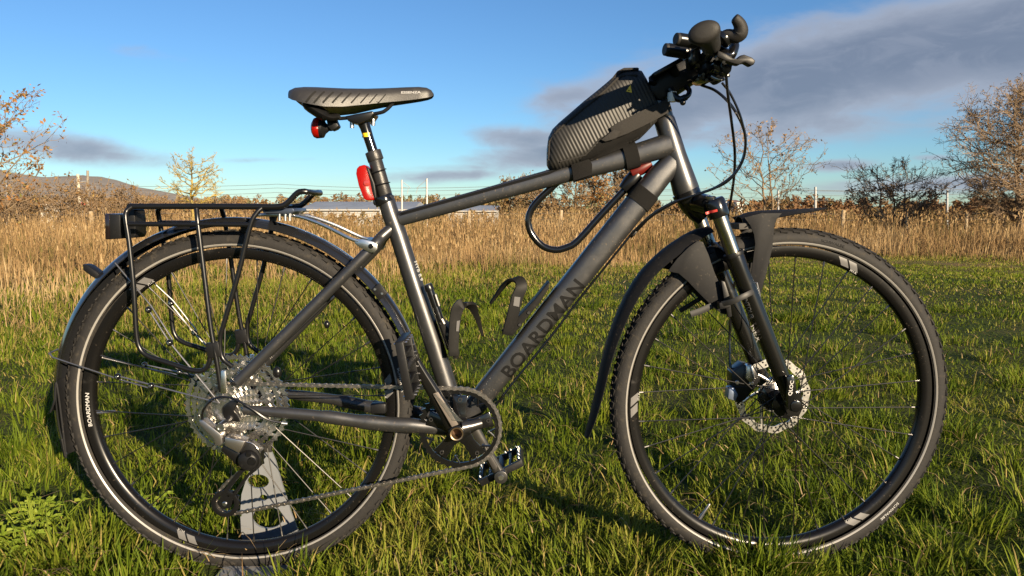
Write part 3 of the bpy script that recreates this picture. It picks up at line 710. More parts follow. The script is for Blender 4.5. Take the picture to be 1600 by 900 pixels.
# ---------------------------------------------------------------- fork and front end
crown = MB(); 
lat = Vector((-math.sin(YAWF), math.cos(YAWF), 0))
crown.tube([P(1071, 299), P(1075, 308)], [.0275, .027], 30); crown.tube(PS([(1075, 307), (1080, 316), (1090, 330), (1100, 338)]), [.0245, .0245, .022, .02], 26)
for s in (-1, 1):
    crown.tube([P(1082, 318), P(1090, 318)+lat*(s*.03), P(1097, 322)+lat*(s*.058)], [.019, .0195, .0185], 20)
fork = crown.build('fork', GLOSS, bike)
OFFS = .0625
LT = P(1098, 311); LS0 = P(1107, 338); LS1 = P(1128, 394); LE = HF + Vector((-.004, 0, .012))
for s in (-1, 1):
    o_ = lat*(s*OFFS)
    m = MB(); m.tube([LT+o_, LT.lerp(LS0, .15)+o_, LS0+o_], [.0165, .0195, .0195], 26); cap_o = m.build('crown_cap', GLOSS, fork, .001)
    m = MB(); m.tube([LS0.lerp(LT, .3)+o_, LS1+o_+(LS1-LS0)*.1], .0142, 26); m.build('stanchion', STANCH, fork)
    dl = (LE-LS1)
    m = MB(); m.tube([LS1+o_-dl*.012, LS1+o_, LS1+o_+dl*.012], [.0192, .0200, .0192], 26); m.build('wiper_seal', PLAST, fork)
    m = MB(); m.tube([LS1+o_+dl*t for t in (0, .03, .12, .25, .5, .75, .92, .97, 1.0)], [.0178, .0185, .0172, .0176, .0172, .0160, .0145, .0145, .011], 26)
    m.tube([LE+o_-Vector((0, 0, .004)), LE+o_+dl.normalized()*.014+Vector((.006, 0, 0))], [.014, .010], 16)
    m.prism([HF+Vector(q) for q in ((-.012, 0, .03), (.014, 0, .034), (.02, 0, .004), (.012, 0, -.014), (-.008, 0, -.012), (-.018, 0, .01))], s*OFFS-.007+HF.y, s*OFFS+.007+HF.y)
    lo = m.build('fork_lower', mat('lower_gloss', (.007, .0068, .0065), .2, .2, .5, .3, noise=(25, (.014, .013, .012), .6, .8, .4)), fork, 0)
    if s < 0:
        lb = m.bvh(); cb = MB(); cb.tube([LT+o_, LT.lerp(LS0, .15)+o_, LS0+o_], [.0165, .0195, .0195], 26); cbb = cb.bvh()
        V, F = quadgrid(.021, .0045, 0, 8, 3); decal('red_mark', V, F, P(1111, 331, -.075), (1, 0, .30), mat('red_print', (.55, .06, .05), .35), cap_o, cbb)
        V, F = text_mesh('SUNTOUR', .0085, .0002, 1.35, 1); decal('lettering', V, F, P(1169, 478, -.075), (.40, 0, -1), mat('dim_print', (.14, .135, .13), .4), fork, lb)
        V, F = text_mesh('NEX', .012, .0, 1.5, 1); decal('lettering', V, F, P(1180, 521, -.075), (.40, 0, -1), mat('dim_print', (.14, .135, .13), .4), fork, lb)
m = MB(); q = P(1110, 309, -.06); m.lathe([(0, .006), (.006, .006), (.009, .002), (.0095, -.003)], q, 18, Matrix.Rotation(R(90-8), 3, 'X').inverted()); m.build('lockout_dial', SILVER, fork)
m = MB(); m.tube([P(1128, 405)-lat*OFFS, P(1118, 388), P(1128, 405)+lat*OFFS], [.010, .013, .010], 14); m.build('fork_brace', GLOSS, fork)
# quick-release lever with its QLOC print
m = MB(); m.prism(PS([(1227, 588), (1238, 585), (1242, 600), (1243, 634), (1236, 642), (1229, 636), (1229, 606)], -.085), -.092, -.082); ql = m.build('release_lever', GLOSS, fork, .0015)
V, F = text_mesh('QLOC', .0095, .0002, 1.1, 1); decal('lettering', V, F, P(1235.5, 606, -.09), (.12, 0, 1), WHITE, fork, m.bvh())
m = MB(); q = P(1240, 632, -.08); m.cyl(Vector((q.x, -.094, q.z)), Vector((q.x, -.055, q.z)), .011, n=22); m.build('release_nut', GLOSS, fork, .001)
# disc brake caliper on the far leg
m = MB(); m.prism(PS([(1140, 580, .04), (1158, 566, .04), (1176, 570, .04), (1184, 590, .04), (1176, 604, .04), (1160, 622, .04), (1150, 628, .04), (1140, 612, .04)]), .024, .062); cal = m.build('brake_caliper', SATIN, bike, .0012)
for q in ((1150, 596), (1166, 578), (1172, 598)):
    m = MB(); c1 = P(q[0], q[1], .03); m.lathe([(0, .0195), (.0035, .0195), (.0048, .021), (.0048, .030)], Vector((c1.x, 0, c1.z)), 14); m.build('caliper_bolt', STEEL, cal)
m = MB(); m.prism(PS([(1138, 606), (1146, 604), (1152, 616), (1148, 626), (1136, 622)], .02), .014, .04); m.build('caliper_piston', mat('blue_alloy', (.18, .22, .3), .35, .6), cal, .002)
m = MB(); m.prism(PS([(1165, 570), (1171, 568), (1178, 590), (1171, 597), (1163, 590)], .02), .010, .03); m.build('caliper_bracket', STEEL, cal, .0015)
m = MB(); m.tube(smoothpath(PS([(1147, 604, .04), (1141, 570, .05), (1140, 530, .06), (1142, 490, .06), (1148, 440, .05)]), 6), .0027, 8); m.build('brake_hose', GLOSS, cal)
# ---------------------------------------------------------------- handlebar, stem, grips, levers
stem = MB(); stem.tube(PS([(1024, 150), (1045, 138), (1075, 118), (1098, 104)]), [.022, .021, .021, .023], 24)
stem.tube(PS([(1027, 146), (1038, 186)]), [.0175, .0185], 24)
stem_o = stem.build('stem', GLOSS, bike, .001)
m = MB(); m.prism(PS([(1010, 142), (1016, 124), (1060, 99), (1088, 88), (1106, 92), (1112, 112), (1100, 128), (1078, 132), (1046, 150), (1026, 160)]), -.023, .023); m.build('stem_cover', PLAST, stem_o, .004)
m = MB(); m.tube(PS([(1033, 168), (1038, 186)]), [.0155, .0185], 24); m.build('headset_spacer', GLOSS, stem_o)
bar_pts = smoothpath([P(1096, 108, 0)+lat*.0, P(1097, 103, -.05), P(1102, 92, -.11), P(1110, 76, -.19), P(1107, 50, -.29)], 6)
far = smoothpath([P(1096, 108, 0), P(1093, 108, .05), P(1075, 118, .11), P(1048, 135, .19), Vector((.272, .30, P(1107, 50, -.29).z-.01))], 6)
hb_ = MB(); hb_.tube(list(reversed(far))[:-1]+bar_pts, .0112, 16); bar = hb_.build('handlebar', GLOSS, bike)
def grip(path0, path1, wing, name='grip'):
    ax_ = (path1-path0); L = ax_.length; ax_.normalize(); wd = (wing - ax_*wing.dot(ax_)).normalized(); bd = ax_.cross(wd); rings = []
    prof = [(-.02, .0150, .0150, 0), (.0, .0165, .0165, 0), (.35, .0165, .0165, .001), (.6, .0185, .0165, .003), (.78, .0225, .0165, .006), (.9, .0250, .0170, .008), (.97, .0245, .0165, .008), (1.0, .021, .0140, .0075), (1.015, .012, .008, .007)]
    for t, a, b, off in prof:
        c = path0.lerp(path1, t)+wd*off
        rings.append([c + wd*(a*math.cos(q)) + bd*(b*math.sin(q)) for q in (2*math.pi*k/28 for k in range(28))])
    m = MB(); m.loft(rings); return m.build(name, RUBBER, bar, smooth=60)
grip(P(1111, 72, -.185), P(1108, 46, -.315), Vector((-1, 0, -.32)))
grip(far[-8], far[-1]+(far[-1]-far[-2])*.6, Vector((-1, 0, -.32)))
m = MB(); m.tube(smoothpath(PS([(1124, 62, -.20), (1136, 55, -.205), (1149, 57, -.21), (1157, 50, -.215), (1156, 39, -.22), (1150, 30, -.225), (1147, 27, -.226)]), 5),
                 list(np.interp(range(31), [0, 8, 14, 20, 25, 29, 30], [.0085, .0105, .0130, .0105, .0085, .0068, .003])), 16); m.build('bar_end', RUBBER, bar, smooth=60)
m = MB(); m.tube([P(1126, 64, -.2), P(1132, 58, -.2)], [.016, .016], 20); m.build('bar_end_clamp', GLOSS, bar, .001)
# brake lever and its perch, shifter, clamps
m = MB(); m.prism(PS([(1120, 80), (1134, 86), (1143, 92), (1150, 93), (1154, 88), (1161, 86.5), (1173, 91), (1178.5, 96), (1176, 102), (1171, 104), (1162, 99), (1158, 99.5), (1153, 102.5), (1145, 101), (1131, 96), (1118, 90)], -.20), -.208, -.190); m.build('brake_lever', PLAST, bar, .002)
m = MB(); m.tube(smoothpath(PS([(1112, 78, -.17), (1126, 82, -.18), (1140, 88, -.19), (1147, 74, -.185), (1146, 68, -.18)]), 4), [.011]*8+[.0085]*9, 14); m.build('lever_perch', GLOSS, bar)
for i, (q, a, b, s, y0, y1) in enumerate((((1092, 98), 12, 12, 8, -.1, -.065), ((1108, 106), 13, 12, 8, -.13, -.07), ((1084, 88), 8, 13, 7, -.115, -.09), ((1121, 104), 13, 12, 8, -.16, -.11), ((1099, 123), 16, 8, 8, -.09, -.03), ((1132, 104), 9, 15, 8, -.17, -.14))):
    m = MB(); m.prism([P(q[0]+a*math.cos(k*2*math.pi/s+.3*i), q[1]+b*math.sin(k*2*math.pi/s+.3*i), (y0+y1)/2) for k in range(s)], y0, y1)
    m.build(('bar_clamp', 'shifter_body', 'clamp_band', 'lever_body', 'stem_faceplate', 'reservoir')[i], (GLOSS, PLAST, DALLOY, GLOSS, GLOSS, SATIN)[i], bar, .002)
m = MB(); m.lathe([(0, -.004), (.010, -.004), (.017, 0), (.018, .008), (.016, .014), (.0, .015)], P(1124, 121, -.11), 24, Matrix.Rotation(R(55), 3, 'X') @ Matrix.Rotation(R(30), 3, 'Z')); m.build('bell_cup', PLAST, bar, 0)
m = MB(); m.tube(smoothpath(PS([(1112, 119, -.13), (1120, 123, -.135), (1130, 124, -.135), (1137, 117, -.13)]), 4), [.003]*12+[.005], 10); m.build('shift_lever', ALLOY, bar)
for s, q in ((1, (1106, 83)), (1, (1120, 92)), (1, (1099, 116)), (1, (1131, 97)), (1, (1090, 124)), (1, (1104, 125))):
    m = MB(); m.cyl(P(q[0], q[1], -.215 if q[1] < 100 else -.13), P(q[0], q[1], -.16 if q[1] < 100 else -.08), .0026, n=10); m.build('clamp_screw', DALLOY, bar)
m = MB(); m.box(P(1040, 108, -.03), (.062, .05, .008), Matrix.Rotation(R(-29), 3, 'Y')); m.build('phone_mount', SATIN, stem_o, .002)
m = MB(); m.tube(PS([(1020, 122, -.03), (1022, 140, 0)]), [.008, .010], 12); m.tube(PS([(1050, 104, -.03), (1060, 128, 0)]), [.010, .012], 12); m.build('mount_foot', PLAST, stem_o)
m = MB(); m.tube(smoothpath(PS([(1046, 139, -.03), (1056, 152, -.035), (1064, 155, -.04), (1075, 149, -.04), (1077, 141, -.03), (1072, 136, -.02)]), 5), [.0065]*14+[.005]*12, 10); m.build('bell_bracket', SATIN, stem_o)
m = MB(); m.tube(PS([(1058, 151, -.04), (1066, 159, -.045)]), .0025, 8); m.ball(P(1067, 160, -.045), .0058); m.build('bell_hammer', SATIN, stem_o)
m = MB(); m.lathe([(.0, -.004), (.0085, -.004), (.0095, .0), (.0085, .015), (0, .016)], P(1050, 156, -.03), 16, Matrix.Rotation(R(90), 3, 'X') @ Matrix.Rotation(R(0), 3, 'Z')); m.build('reflector_stub', mat('white_plastic', (.78, .76, .72), .3), stem_o)
# cables
for nm, pl, r in (('brake_hose', [(1096, 133, -.03), (1120, 143, -.07), (1145, 168, -.09), (1163, 205, -.095), (1163, 240, -.09), (1149, 270, -.085), (1120, 292, -.075), (1088, 304, -.06), (1050, 317, -.045), (1018, 336, -.03), (996, 356, -.016), (984, 369, -.008)], .0027),
                  ('gear_cable', [(1128, 129, -.12), (1142, 148, -.12), (1158, 185, -.115), (1165, 225, -.105), (1158, 257, -.09), (1135, 285, -.075), (1100, 300, -.055), (1060, 314, -.04), (1020, 337, -.024), (998, 358, -.012), (986, 371, -.004)], .0022),
                  ('front_brake_hose', [(1134, 108, -.15), (1137, 145, -.13), (1143, 190, -.10), (1148, 235, -.07), (1147, 275, -.04), (1142, 312, -.0), (1137, 345, .02), (1138, 400, .05)], .0026)):
    m = MB(); m.tube(smoothpath(PS(pl), 6), r, 10); m.build(nm, GLOSS, bike)
m = MB(); m.tube(smoothpath(PS([(984, 369, -.008), (940, 424, -.004), (900, 474, -.004), (862, 524, -.004), (800, 600, -.004), (770, 640, -.004)]), 5), .0024, 8); m.build('gear_cable', GLOSS, bike)
for q in ((990, 364), (873, 495)):
    m = MB(); m.box(P(q[0], q[1], -.006), (.012, .012, .008), Matrix.Rotation(R(-52), 3, 'Y')); m.build('cable_guide', PLAST, frame, .001)

# ---------------------------------------------------------------- mudguards
def shell(path, outs, hw, dep, th=.0014, n=9):
    """thin curved guard: path points (centre line), outward normals, half widths, edge drop"""
    rings = []
    for p, o, w, d in zip(path, outs, hw, dep):
        top, bot = [], []
        for k in range(n):
            q = -1+2*k/(n-1); sh = abs(q)**2.6
            top.append(p + Vector((0, w*q, 0)) - o*(d*sh)); bot.append(p + Vector((0, (w-th)*q, 0)) - o*(d*sh+th))
        rings.append(top + bot[::-1])
    m = MB(); m.loft(rings); return m
def wheel_arc(c, r, a0, a1, n=60):
    A = [R(a0+(a1-a0)*k/n) for k in range(n+1)]
    return [c+Vector((r*math.cos(a), 0, r*math.sin(a))) for a in A], [Vector((math.cos(a), 0, math.sin(a))) for a in A]
pth, outs = wheel_arc(HR, .3775, 196, 8); N = len(pth)
guard = shell(pth, outs, [.0265]*N, [.0155]*N).build('rear_mudguard', mat('guard_gloss', (.01, .0105, .012), .16, 0, .5, .7, noise=(60, (.06, .05, .04), .62, .8, .4)), bike, smooth=50)
fp = smoothpath([HR+Vector((.3775*math.cos(R(a)), 0, .3775*math.sin(R(a)))) for a in (191, 196)] + [P(92, 598), P(90, 622), P(85, 640)], 5)
fo = [Vector((-1, 0, -.2)).normalized()]*len(fp); k_ = len(fp)
shell(fp, fo, list(np.linspace(.028, .031, k_)), list(np.linspace(.016, .010, k_)), .002).build('mud_flap', MATTE, guard, smooth=50)
# reflector bracket and its bolts, wire stays with clamp knobs
m = MB(); m.prism(PS([(134, 412), (142, 414), (156, 424), (160, 429), (156, 435), (148, 431), (136, 422)]), -.012, .012); m.build('light_bracket', PLAST, guard, .001)
def stay(pl, r=.0017, mt=SILVER, par=None):
    m = MB(); m.tube(smoothpath(PS(pl), 5), r, 8); return m.build('guard_stay', mt, par or guard)
for s in (-1, 1):
    E0 = HR+Vector((-.016, s*.069, .018)); y = s*.069
    U = [P(92, 548, 0)+Vector((0, s*.03, 0)), P(98, 553, 0)+Vector((0, s*.033, 0))]
    mid1 = E0.lerp(U[1], .60)+Vector((0, s*.004, .0)); mid2 = E0.lerp(U[1], .40)+Vector((0, s*.004, 0))
    m = MB(); m.tube([E0, mid1], .0018, 8); m.tube([mid2-Vector((0, 0, .007)), mid1-Vector((0, 0, .006)), U[1], U[0]], .0017, 8); m.build('guard_stay', ALLOY, guard)
    up = HR+Vector((.366*math.cos(R(128)), s*.028, .366*math.sin(R(128))))
    a1 = E0.lerp(up, .45)+Vector((-.004, s*.004, -.004)); a2 = E0.lerp(up, .67)+Vector((0, s*.004, 0))
    m = MB(); m.tube([E0, a1, a2], .0018, 8); m.tube([a1+Vector((.006, 0, .005)), a2+Vector((.006, 0, .006)), up], .0017, 8); m.build('guard_stay', ALLOY, guard)
    for q in (mid1, mid2, a1, a2):
        m = MB(); m.ball(q+Vector((.001, s*.002, -.001)), (.0066, .006, .0066), n=12, m=8); kb = m.build('stay_knob', GLOSS, guard)
        m = MB(); m.lathe([(0, -.0065), (.0026, -.0063), (.003, -.004)], q+Vector((.001, s*.002, -.001)), 10); m.build('knob_screw', SILVER, guard)
m = MB(); m.tube([P(92, 548, 0)+Vector((-.002, -.03, 0)), P(90, 546, 0), P(92, 548, 0)+Vector((-.002, .03, 0))], .0017, 8); m.build('guard_stay', ALLOY, guard)
m = MB(); q = HR+Vector((.372*math.cos(R(38.5)), -.0265, .372*math.sin(R(38.5)))); m.box(q, (.026, .006, .022), Matrix.Rotation(R(51), 3, 'Y')); br = m.build('guard_bridge', PLAST, guard, .001)
for dx in (-.008, .006):
    m = MB(); m.cyl(q+Vector((dx, -.005, -dx*.6)), q+Vector((dx, .002, -dx*.6)), .0024, n=10); m.build('bridge_screw', SILVER, guard)
# front guard: long tail behind the fork, side panels, beak in front
tp_ = smoothpath(PS([(1106, 353), (1085, 359), (1062, 371), (1030, 394), (998, 427), (972, 470), (953, 517), (940, 563), (929, 616), (920, 655), (913, 682)]), 4)
cen = HF.copy(); cen.y = 0
to_ = [(q-cen).normalized() for q in tp_]; K = len(tp_)
ft_o = shell(tp_, to_, list(np.interp(range(K), [0, 5, K*.5, K-6, K-1], [.030, .036, .036, .031, .018])), list(np.interp(range(K), [0, 8, K*.5, K-1], [.010, .022, .018, .006])), .0018).build('front_mudguard', MATTE, bike, smooth=50)
for s in (-1, 1):
    a = PS([(1043, 424), (1058, 404), (1076, 386), (1090, 376), (1098, 378), (1107, 398), (1116, 425), (1126, 448), (1134, 470), (1141, 492), (1127, 490), (1108, 474), (1090, 456), (1075, 440), (1060, 427)], -.040)
    m = MB(); m.prism(a, s*.040-.0012, s*.040+.0012); m.build('side_panel', MATTE, ft_o, .0006)
bp = smoothpath(PS([(1154, 337.5), (1166, 332.5), (1182, 329.5), (1205, 328), (1235, 327), (1265, 325.5), (1290, 324)]), 4); K = len(bp)
bo_ = [Vector((-.08, 0, 1)).normalized()]*K
beak = shell(bp, bo_, list(np.interp(range(K), [0, 10, 16, K-1], [.036, .040, .033, .006])), list(np.interp(range(K), [0, 10, 16, K-1], [.022, .016, .008, .002])), .002).build('front_guard_beak', MATTE, ft_o, smooth=50)
for s in (-1, 1):
    a = PS([(1163, 340), (1190, 333), (1222, 333), (1214, 342), (1210, 353), (1207, 387), (1198, 425), (1188, 461), (1180, 452), (1172, 437), (1177, 405), (1180, 381), (1178, 366), (1172, 352)], -.040)
    m = MB(); m.prism(a, s*.039-.0013, s*.039+.0013); m.build('beak_leg', MATTE, ft_o, .0006)
m = MB(); m.box(P(1166, 352), (.05, .07, .012), Matrix.Rotation(R(-4), 3, 'Y')); m.build('beak_pad', mat('pale_foam', (.06, .055, .05), .8), ft_o, .001)
m = MB(); m.prism(PS([(1126, 438), (1132, 440), (1139, 462), (1143, 494), (1137, 496), (1131, 470)], -.05), -.054, -.044); m.build('strap_anchor', PLAST, ft_o, .001)
m = MB(); m.box(P(1130, 476, -.062), (.020, .020, .013), Matrix.Rotation(R(-10), 3, 'Y')); m.build('strap_buckle', PLAST, ft_o, .0015)
m = MB(); m.tube(smoothpath(PS([(1128, 475, -.070), (1145, 471, -.084), (1160, 464, -.088), (1172, 458, -.083), (1182, 452, -.066)]), 5), .0055, 10, flat=(.28, 1), up=Vector((0, 1, 0))); m.build('fork_strap', mat('strap_rubber', (.018, .0175, .017), .55), ft_o)
loop = PS([(1172, 440), (1182, 442), (1187, 462), (1183, 474), (1177, 474), (1173, 466)], -.058)
m = MB(); m.tube(loop, .0024, 8, closed=True); m.build('strap_loop', ALLOY, ft_o)
m = MB(); m.tube(PS([(1112, 478, -.05), (1094, 486, -.05), (1079, 491, -.05)]), .0065, 10, flat=(.3, 1)); m.build('strap_tail', mat('strap_rubber'), ft_o)
m = MB(); m.tube(PS([(1062, 486, .05), (1095, 466, .05)]), .005, 8, flat=(.5, 1)); m.build('strap_tail', PLAST, ft_o)

# ---------------------------------------------------------------- rear rack
RT = .0056; RL = .0048
top = MB(); nr = smoothpath(PS([(202, 322.5), (300, 322.5), (400, 323.0), (436, 322.5), (448, 318), (462, 304), (468, 300), (476, 299)], -.056), 5)
fr = [Vector((q.x, -q.y, q.z)) for q in reversed(nr)]
lo_ = nr + [Vector((nr[-1].x+.006, -.03, nr[-1].z-.002)), Vector((nr[-1].x+.007, .03, nr[-1].z-.002))] + fr
top.tube(lo_, RT, 14)
top.tube([nr[0], Vector((nr[0].x-.004, 0, nr[0].z)), fr[-1]], RT, 14)
for px in (255, 318, 380, 430): 
    a = P(px, 322.5, -.056); top.tube([a, Vector((a.x, .056, a.z))], .0038, 10)
rack = top.build('rear_rack', SATIN, bike)
m = MB(); a = P(320, 320, 0); m.box((a.x, 0, a.z+.001), (.20, .055, .003)); m.build('rack_deck', SATIN, rack, .001)
for s in (-1, 1):
    mir = (lambda L: L) if s < 0 else (lambda L: [Vector((q.x, -q.y, q.z)) for q in L])
    def part(name, pl, r, k=5, mt=SATIN):
        m = MB(); pp = smoothpath(mir(PS(pl)), k); m.tube(pp, r, 12); return m.build(name, mt, rack)
    part('pannier_rail', [(198, 350, -.066), (300, 350.5, -.066), (392, 351, -.066)], .0046)
    part('rack_leg', [(206, 323, -.058), (198, 330, -.062), (196.5, 342, -.066), (202, 380, -.068), (209, 450, -.072), (213, 520, -.074), (219, 545, -.074), (233, 557, -.074), (260, 566, -.074), (300, 578.5, -.074), (318, 578, -.074), (327, 566, -.074), (328, 548, -.074)], RL)
    part('rack_leg', [(307, 326, -.060), (309.5, 350, -.066), (318, 420, -.070), (329, 510, -.074), (338, 560, -.076), (346, 612, -.076)], RL)
    part('rack_leg', [(409, 325, -.058), (401, 333, -.062), (391, 353, -.066), (372, 430, -.070), (350, 505, -.073), (344, 530, -.073), (347, 558, -.073), (363, 573, -.073)], RL)
    m = MB(); a, b = mir(PS([(331, 536, -.074), (338, 557, -.074)])); m.box((a+b)/2, (.026, .012, .03), Matrix.Rotation(R(-8), 3, 'Y')); m.build('leg_joint', PLAST, rack, .002)
    m = MB(); a = mir(PS([(350, 603, -.078)]))[0]; m.prism([a+Vector(q) for q in ((-.006, 0, -.016), (.006, 0, -.014), (.005, 0, .03), (-.004, 0, .03))], a.y-.003, a.y+.003); m.build('rack_foot', STEEL, rack, .001)
    st_p = mir(PS([(400, 336, -.03), (430, 335.5, -.03), (465, 338, -.032), (505, 352, -.038), (545, 372, -.046), (560, 377, -.047)]))
    m = MB(); m.tube(smoothpath(st_p, 5), .0036, 10, flat=(.5, 1)); m.build('mounting_strut', SILVER, rack)
    a = mir([P(575, 384, -.047)])[0]; d = (P(586, 386)-P(558, 376)).normalized(); n_ = Vector((-d.z, 0, d.x))
    m = MB(); m.prism([a+d*u+n_*v for u, v in ((-.026, -.004), (-.014, -.0085), (.008, -.011), (.016, -.008), (.019, 0), (.016, .008), (.008, .011), (-.014, .0085), (-.026, .004))], a.y-.0015, a.y+.0015); m.build('strut_plate', SILVER, rack, .0005)
    m = MB(); q = mir([P(580, 384.5, -.047)])[0]; m.lathe([(0, q.y-.006), (.0028, q.y-.006), (.0048, q.y-.004), (.0050, q.y+.004)], Vector((q.x, 0, q.z)), 14); m.build('strut_bolt', GLOSS, rack)
m = MB(); m.prism(PS([(420, 327), (468, 325), (470, 330), (462, 334), (424, 333)]), -.045, .045); sp_ = m.build('spring_plate', mat('blue_black_alloy', (.06, .075, .11), .3, .6), rack, .001)
for px in (437, 446, 453):
    m = MB(); m.cyl(P(px, 331, -.04), P(px, 345, -.04), .0028, n=10); m.build('plate_bolt', SILVER, rack)
m = MB(); m.box(P(384, 352, 0), (.012, .03, .03)); m.tube([P(425, 335, 0), P(427, 352, 0)], .006, 10); m.build('guard_mount', PLAST, rack, .001)
# black tail lamp on the back of the rack
m = MB(); m.prism(PS([(178, 335), (181, 334), (200, 335), (201, 372), (181, 373), (179, 371)]), -.030, .030); tl = m.build('rack_lamp', PLAST, rack, .003)
m = MB(); m.prism(PS([(177, 334), (184, 333.5), (185, 373), (178, 373)]), -.032, .032); m.build('lamp_lens', mat('dark_lens', (.010, .006, .006), .12, 0, .5, .8), rack, .002)
m = MB(); m.prism(PS([(204, 327), (218, 327), (220, 342), (221, 366), (218, 371), (206, 371)]), -.022, .022); m.build('lamp_bracket', PLAST, rack, .002)

# ---------------------------------------------------------------- bottle cages
def ribbon(mb, pts, wdir, w, th=.003):
    rings = []
    for i, p in enumerate(pts):
        a = pts[max(0, i-1)]; b = pts[min(len(pts)-1, i+1)]; tg = (b-a).normalized(); wd = (wdir[i] - tg*wdir[i].dot(tg)).normalized(); nd = tg.cross(wd)
        ww = w[i] if hasattr(w, '__len__') else w
        rings.append([p+wd*ww+nd*th, p-wd*ww+nd*th, p-wd*ww-nd*th, p+wd*ww-nd*th])
    mb.loft(rings)
CAGE = mat('cage_black', (.008, .0078, .0075), .55, 0, .15, noise=(60, (.018, .0165, .015), .5, .8, .5))
m = MB(); pp = smoothpath(PS([(709, 556, -.036), (709, 525, -.037), (712, 492, -.037), (718, 478, -.036), (728, 475, -.03), (738, 479, -.012), (744, 492, .006), (750, 510, .022), (754, 525, .03)]), 4)
ribbon(m, pp, [Vector((1, .3, 0))]*len(pp), list(np.interp(range(len(pp)), [0, 10, 18, 24, 32], [.0095, .0115, .0105, .006, .0022]))); cg = m.build('bottle_cage', CAGE, bike, .0006)
m = MB(); m.prism(PS([(686, 500), (700, 535), (709, 558), (716, 560), (709, 530), (700, 510)], -.02), -.030, .030); m.build('cage_base', CAGE, cg, .001)
m = MB(); m.prism(PS([(714, 501, -.036), (719, 500, -.036), (717, 517, -.036), (713, 517, -.036)]), -.0412, -.0402); m.build('cage_label', mat('grey_decal'), cg)
m = MB(); pp = smoothpath(PS([(793, 523, -.030), (800, 497, -.034), (808, 465, -.036), (815, 448, -.034), (811, 438, -.028), (799, 437, -.02), (787, 446, -.004), (776, 461, .01), (766, 474, .018)]), 4)
ribbon(m, pp, [Vector((1, .25, .2))]*len(pp), list(np.interp(range(len(pp)), [0, 8, 16, 22, 32], [.0115, .0115, .0105, .006, .0022]))); cg2 = m.build('bottle_cage', CAGE, bike, .0006)
m = MB(); m.prism(PS([(793, 524), (804, 520), (845, 470), (857, 450), (859, 441), (855, 443), (836, 467), (800, 505)], -.02), -.026, .026); m.build('cage_base', CAGE, cg2, .001)
m = MB(); m.prism(PS([(804, 463, -.036), (813, 464, -.036), (811, 479, -.036), (802, 477, -.036)]), -.0410, -.0400); m.build('cage_label', mat('grey_decal'), cg2)
for q, par in (((699, 522), cg), ((690, 505), cg), ((826, 489), cg2), ((812, 508), cg2)):
    m = MB(); c1 = P(q[0], q[1], -.03); yb = -.0305 if par is cg else -.0265; m.lathe([(0, yb-.002), (.003, yb-.002), (.0042, yb), (.0042, yb+.006)], Vector((c1.x, 0, c1.z)), 12); m.build('cage_bolt', DALLOY, par)
m = MB(); m.tube(PS([(785, 515, -.03), (790, 520, -.03)]), .003, 8); m.build('cage_lip', CAGE, cg2)

# ================================================================== things carried by the bicycle
# mini pump beside the seat tube
pump = thing('mini_pump', 'slim black mini pump clipped along the front of the seat tube', 'pump', P(690, 530, -.02))
m = MB(); m.tube(PS([(671, 452, -.022), (704, 545, -.022)]), .0078, 16); m.build('barrel', GLOSS, pump)
m = MB(); m.tube(PS([(668, 444, -.022), (672, 454, -.022)]), [.0085, .0095], 16); m.build('head', SATIN, pump, .001)
m = MB(); m.tube(PS([(680, 460, -.03), (686, 478, -.03)]), .004, 10); m.build('hose_clip', DALLOY, pump)
m = MB(); m.tube(PS([(690, 498, -.03), (694, 506, -.03)]), .0052, 10); m.build('clip', DALLOY, pump)

# top tube bag
bag = thing('frame_bag', 'black carbon-look fabric bag strapped on the top tube behind the stem', 'bag', P(940, 250))
prof_t = [(856, 257), (855, 240), (858, 216), (868, 201), (884, 186), (905, 168), (930, 148), (950, 131), (962, 117), (972, 111), (1000, 110), (1006, 122), (1016, 143), (1024, 161)]
prof_b = [(872, 259), (900, 250), (925, 238), (948, 222), (966, 212), (990, 199), (1010, 186), (1022, 172)]
def bag_section():
    # columns from the rear to the front; each is a closed ring round the bag
    cols = []
    xs_ = [(854.5, 232, 258, .016), (857, 214, 263, .028), (863, 202, 266, .035), (872, 193, 265, .040), (890, 177.5, 260, .043), (910, 160, 254, .044), (930, 144, 247, .044), (948, 129, 240, .043), (962, 116.5, 233, .041), (975, 110.5, 228, .039), (992, 109.5, 221, .037), (1001, 112, 216, .035), (1008, 124, 209, .033), (1016, 141, 200, .030), (1025, 160, 190, .024)]
    for px, t, b, w in xs_:
        tp, bt = P(px, t), P(px, b, -w*.6); r = []
        for k in range(28):
            a = 2*math.pi*k/28; c, s = math.cos(a), math.sin(a)
            yy = -w*math.copysign(abs(c)**.62, c); zz = (tp.z+bt.z)/2 + (tp.z-bt.z)/2*math.copysign(abs(s)**.55, s)
            bulge = .0035*math.sin(px*.11+zz*60)*abs(c)
            r.append(Vector((tp.x, yy-math.copysign(bulge, yy), zz)))
        cols.append(r)
    return cols
m = MB(); m.loft(bag_section()); bag_body = m.build('bag_body', CARB, bag, smooth=60); bagb = m.bvh()
def ontop(pl, off=0.0):
    out = []
    for q in pl:
        c = P(q[0], q[1], -.04); h = bagb.ray_cast(Vector((c.x, -1, c.z)), Vector((0, 1, 0)))
        out.append(Vector((c.x, (h[0].y if h[0] is not None else -.02)-off, c.z)))
    return out
m = MB(); m.tube(ontop([(858, 250), (859, 220), (872, 203), (890, 187), (910, 170), (932, 153), (950, 137), (964, 123), (972, 117), (998, 116)], .0008), .0024, 8); m.build('zip_piping', FABR, bag)
m = MB(); m.tube(ontop([(875, 253), (915, 242), (930, 225), (938, 216), (965, 206), (995, 186), (1012, 172)], .0006), .0016, 8); m.build('seam', FABR, bag)
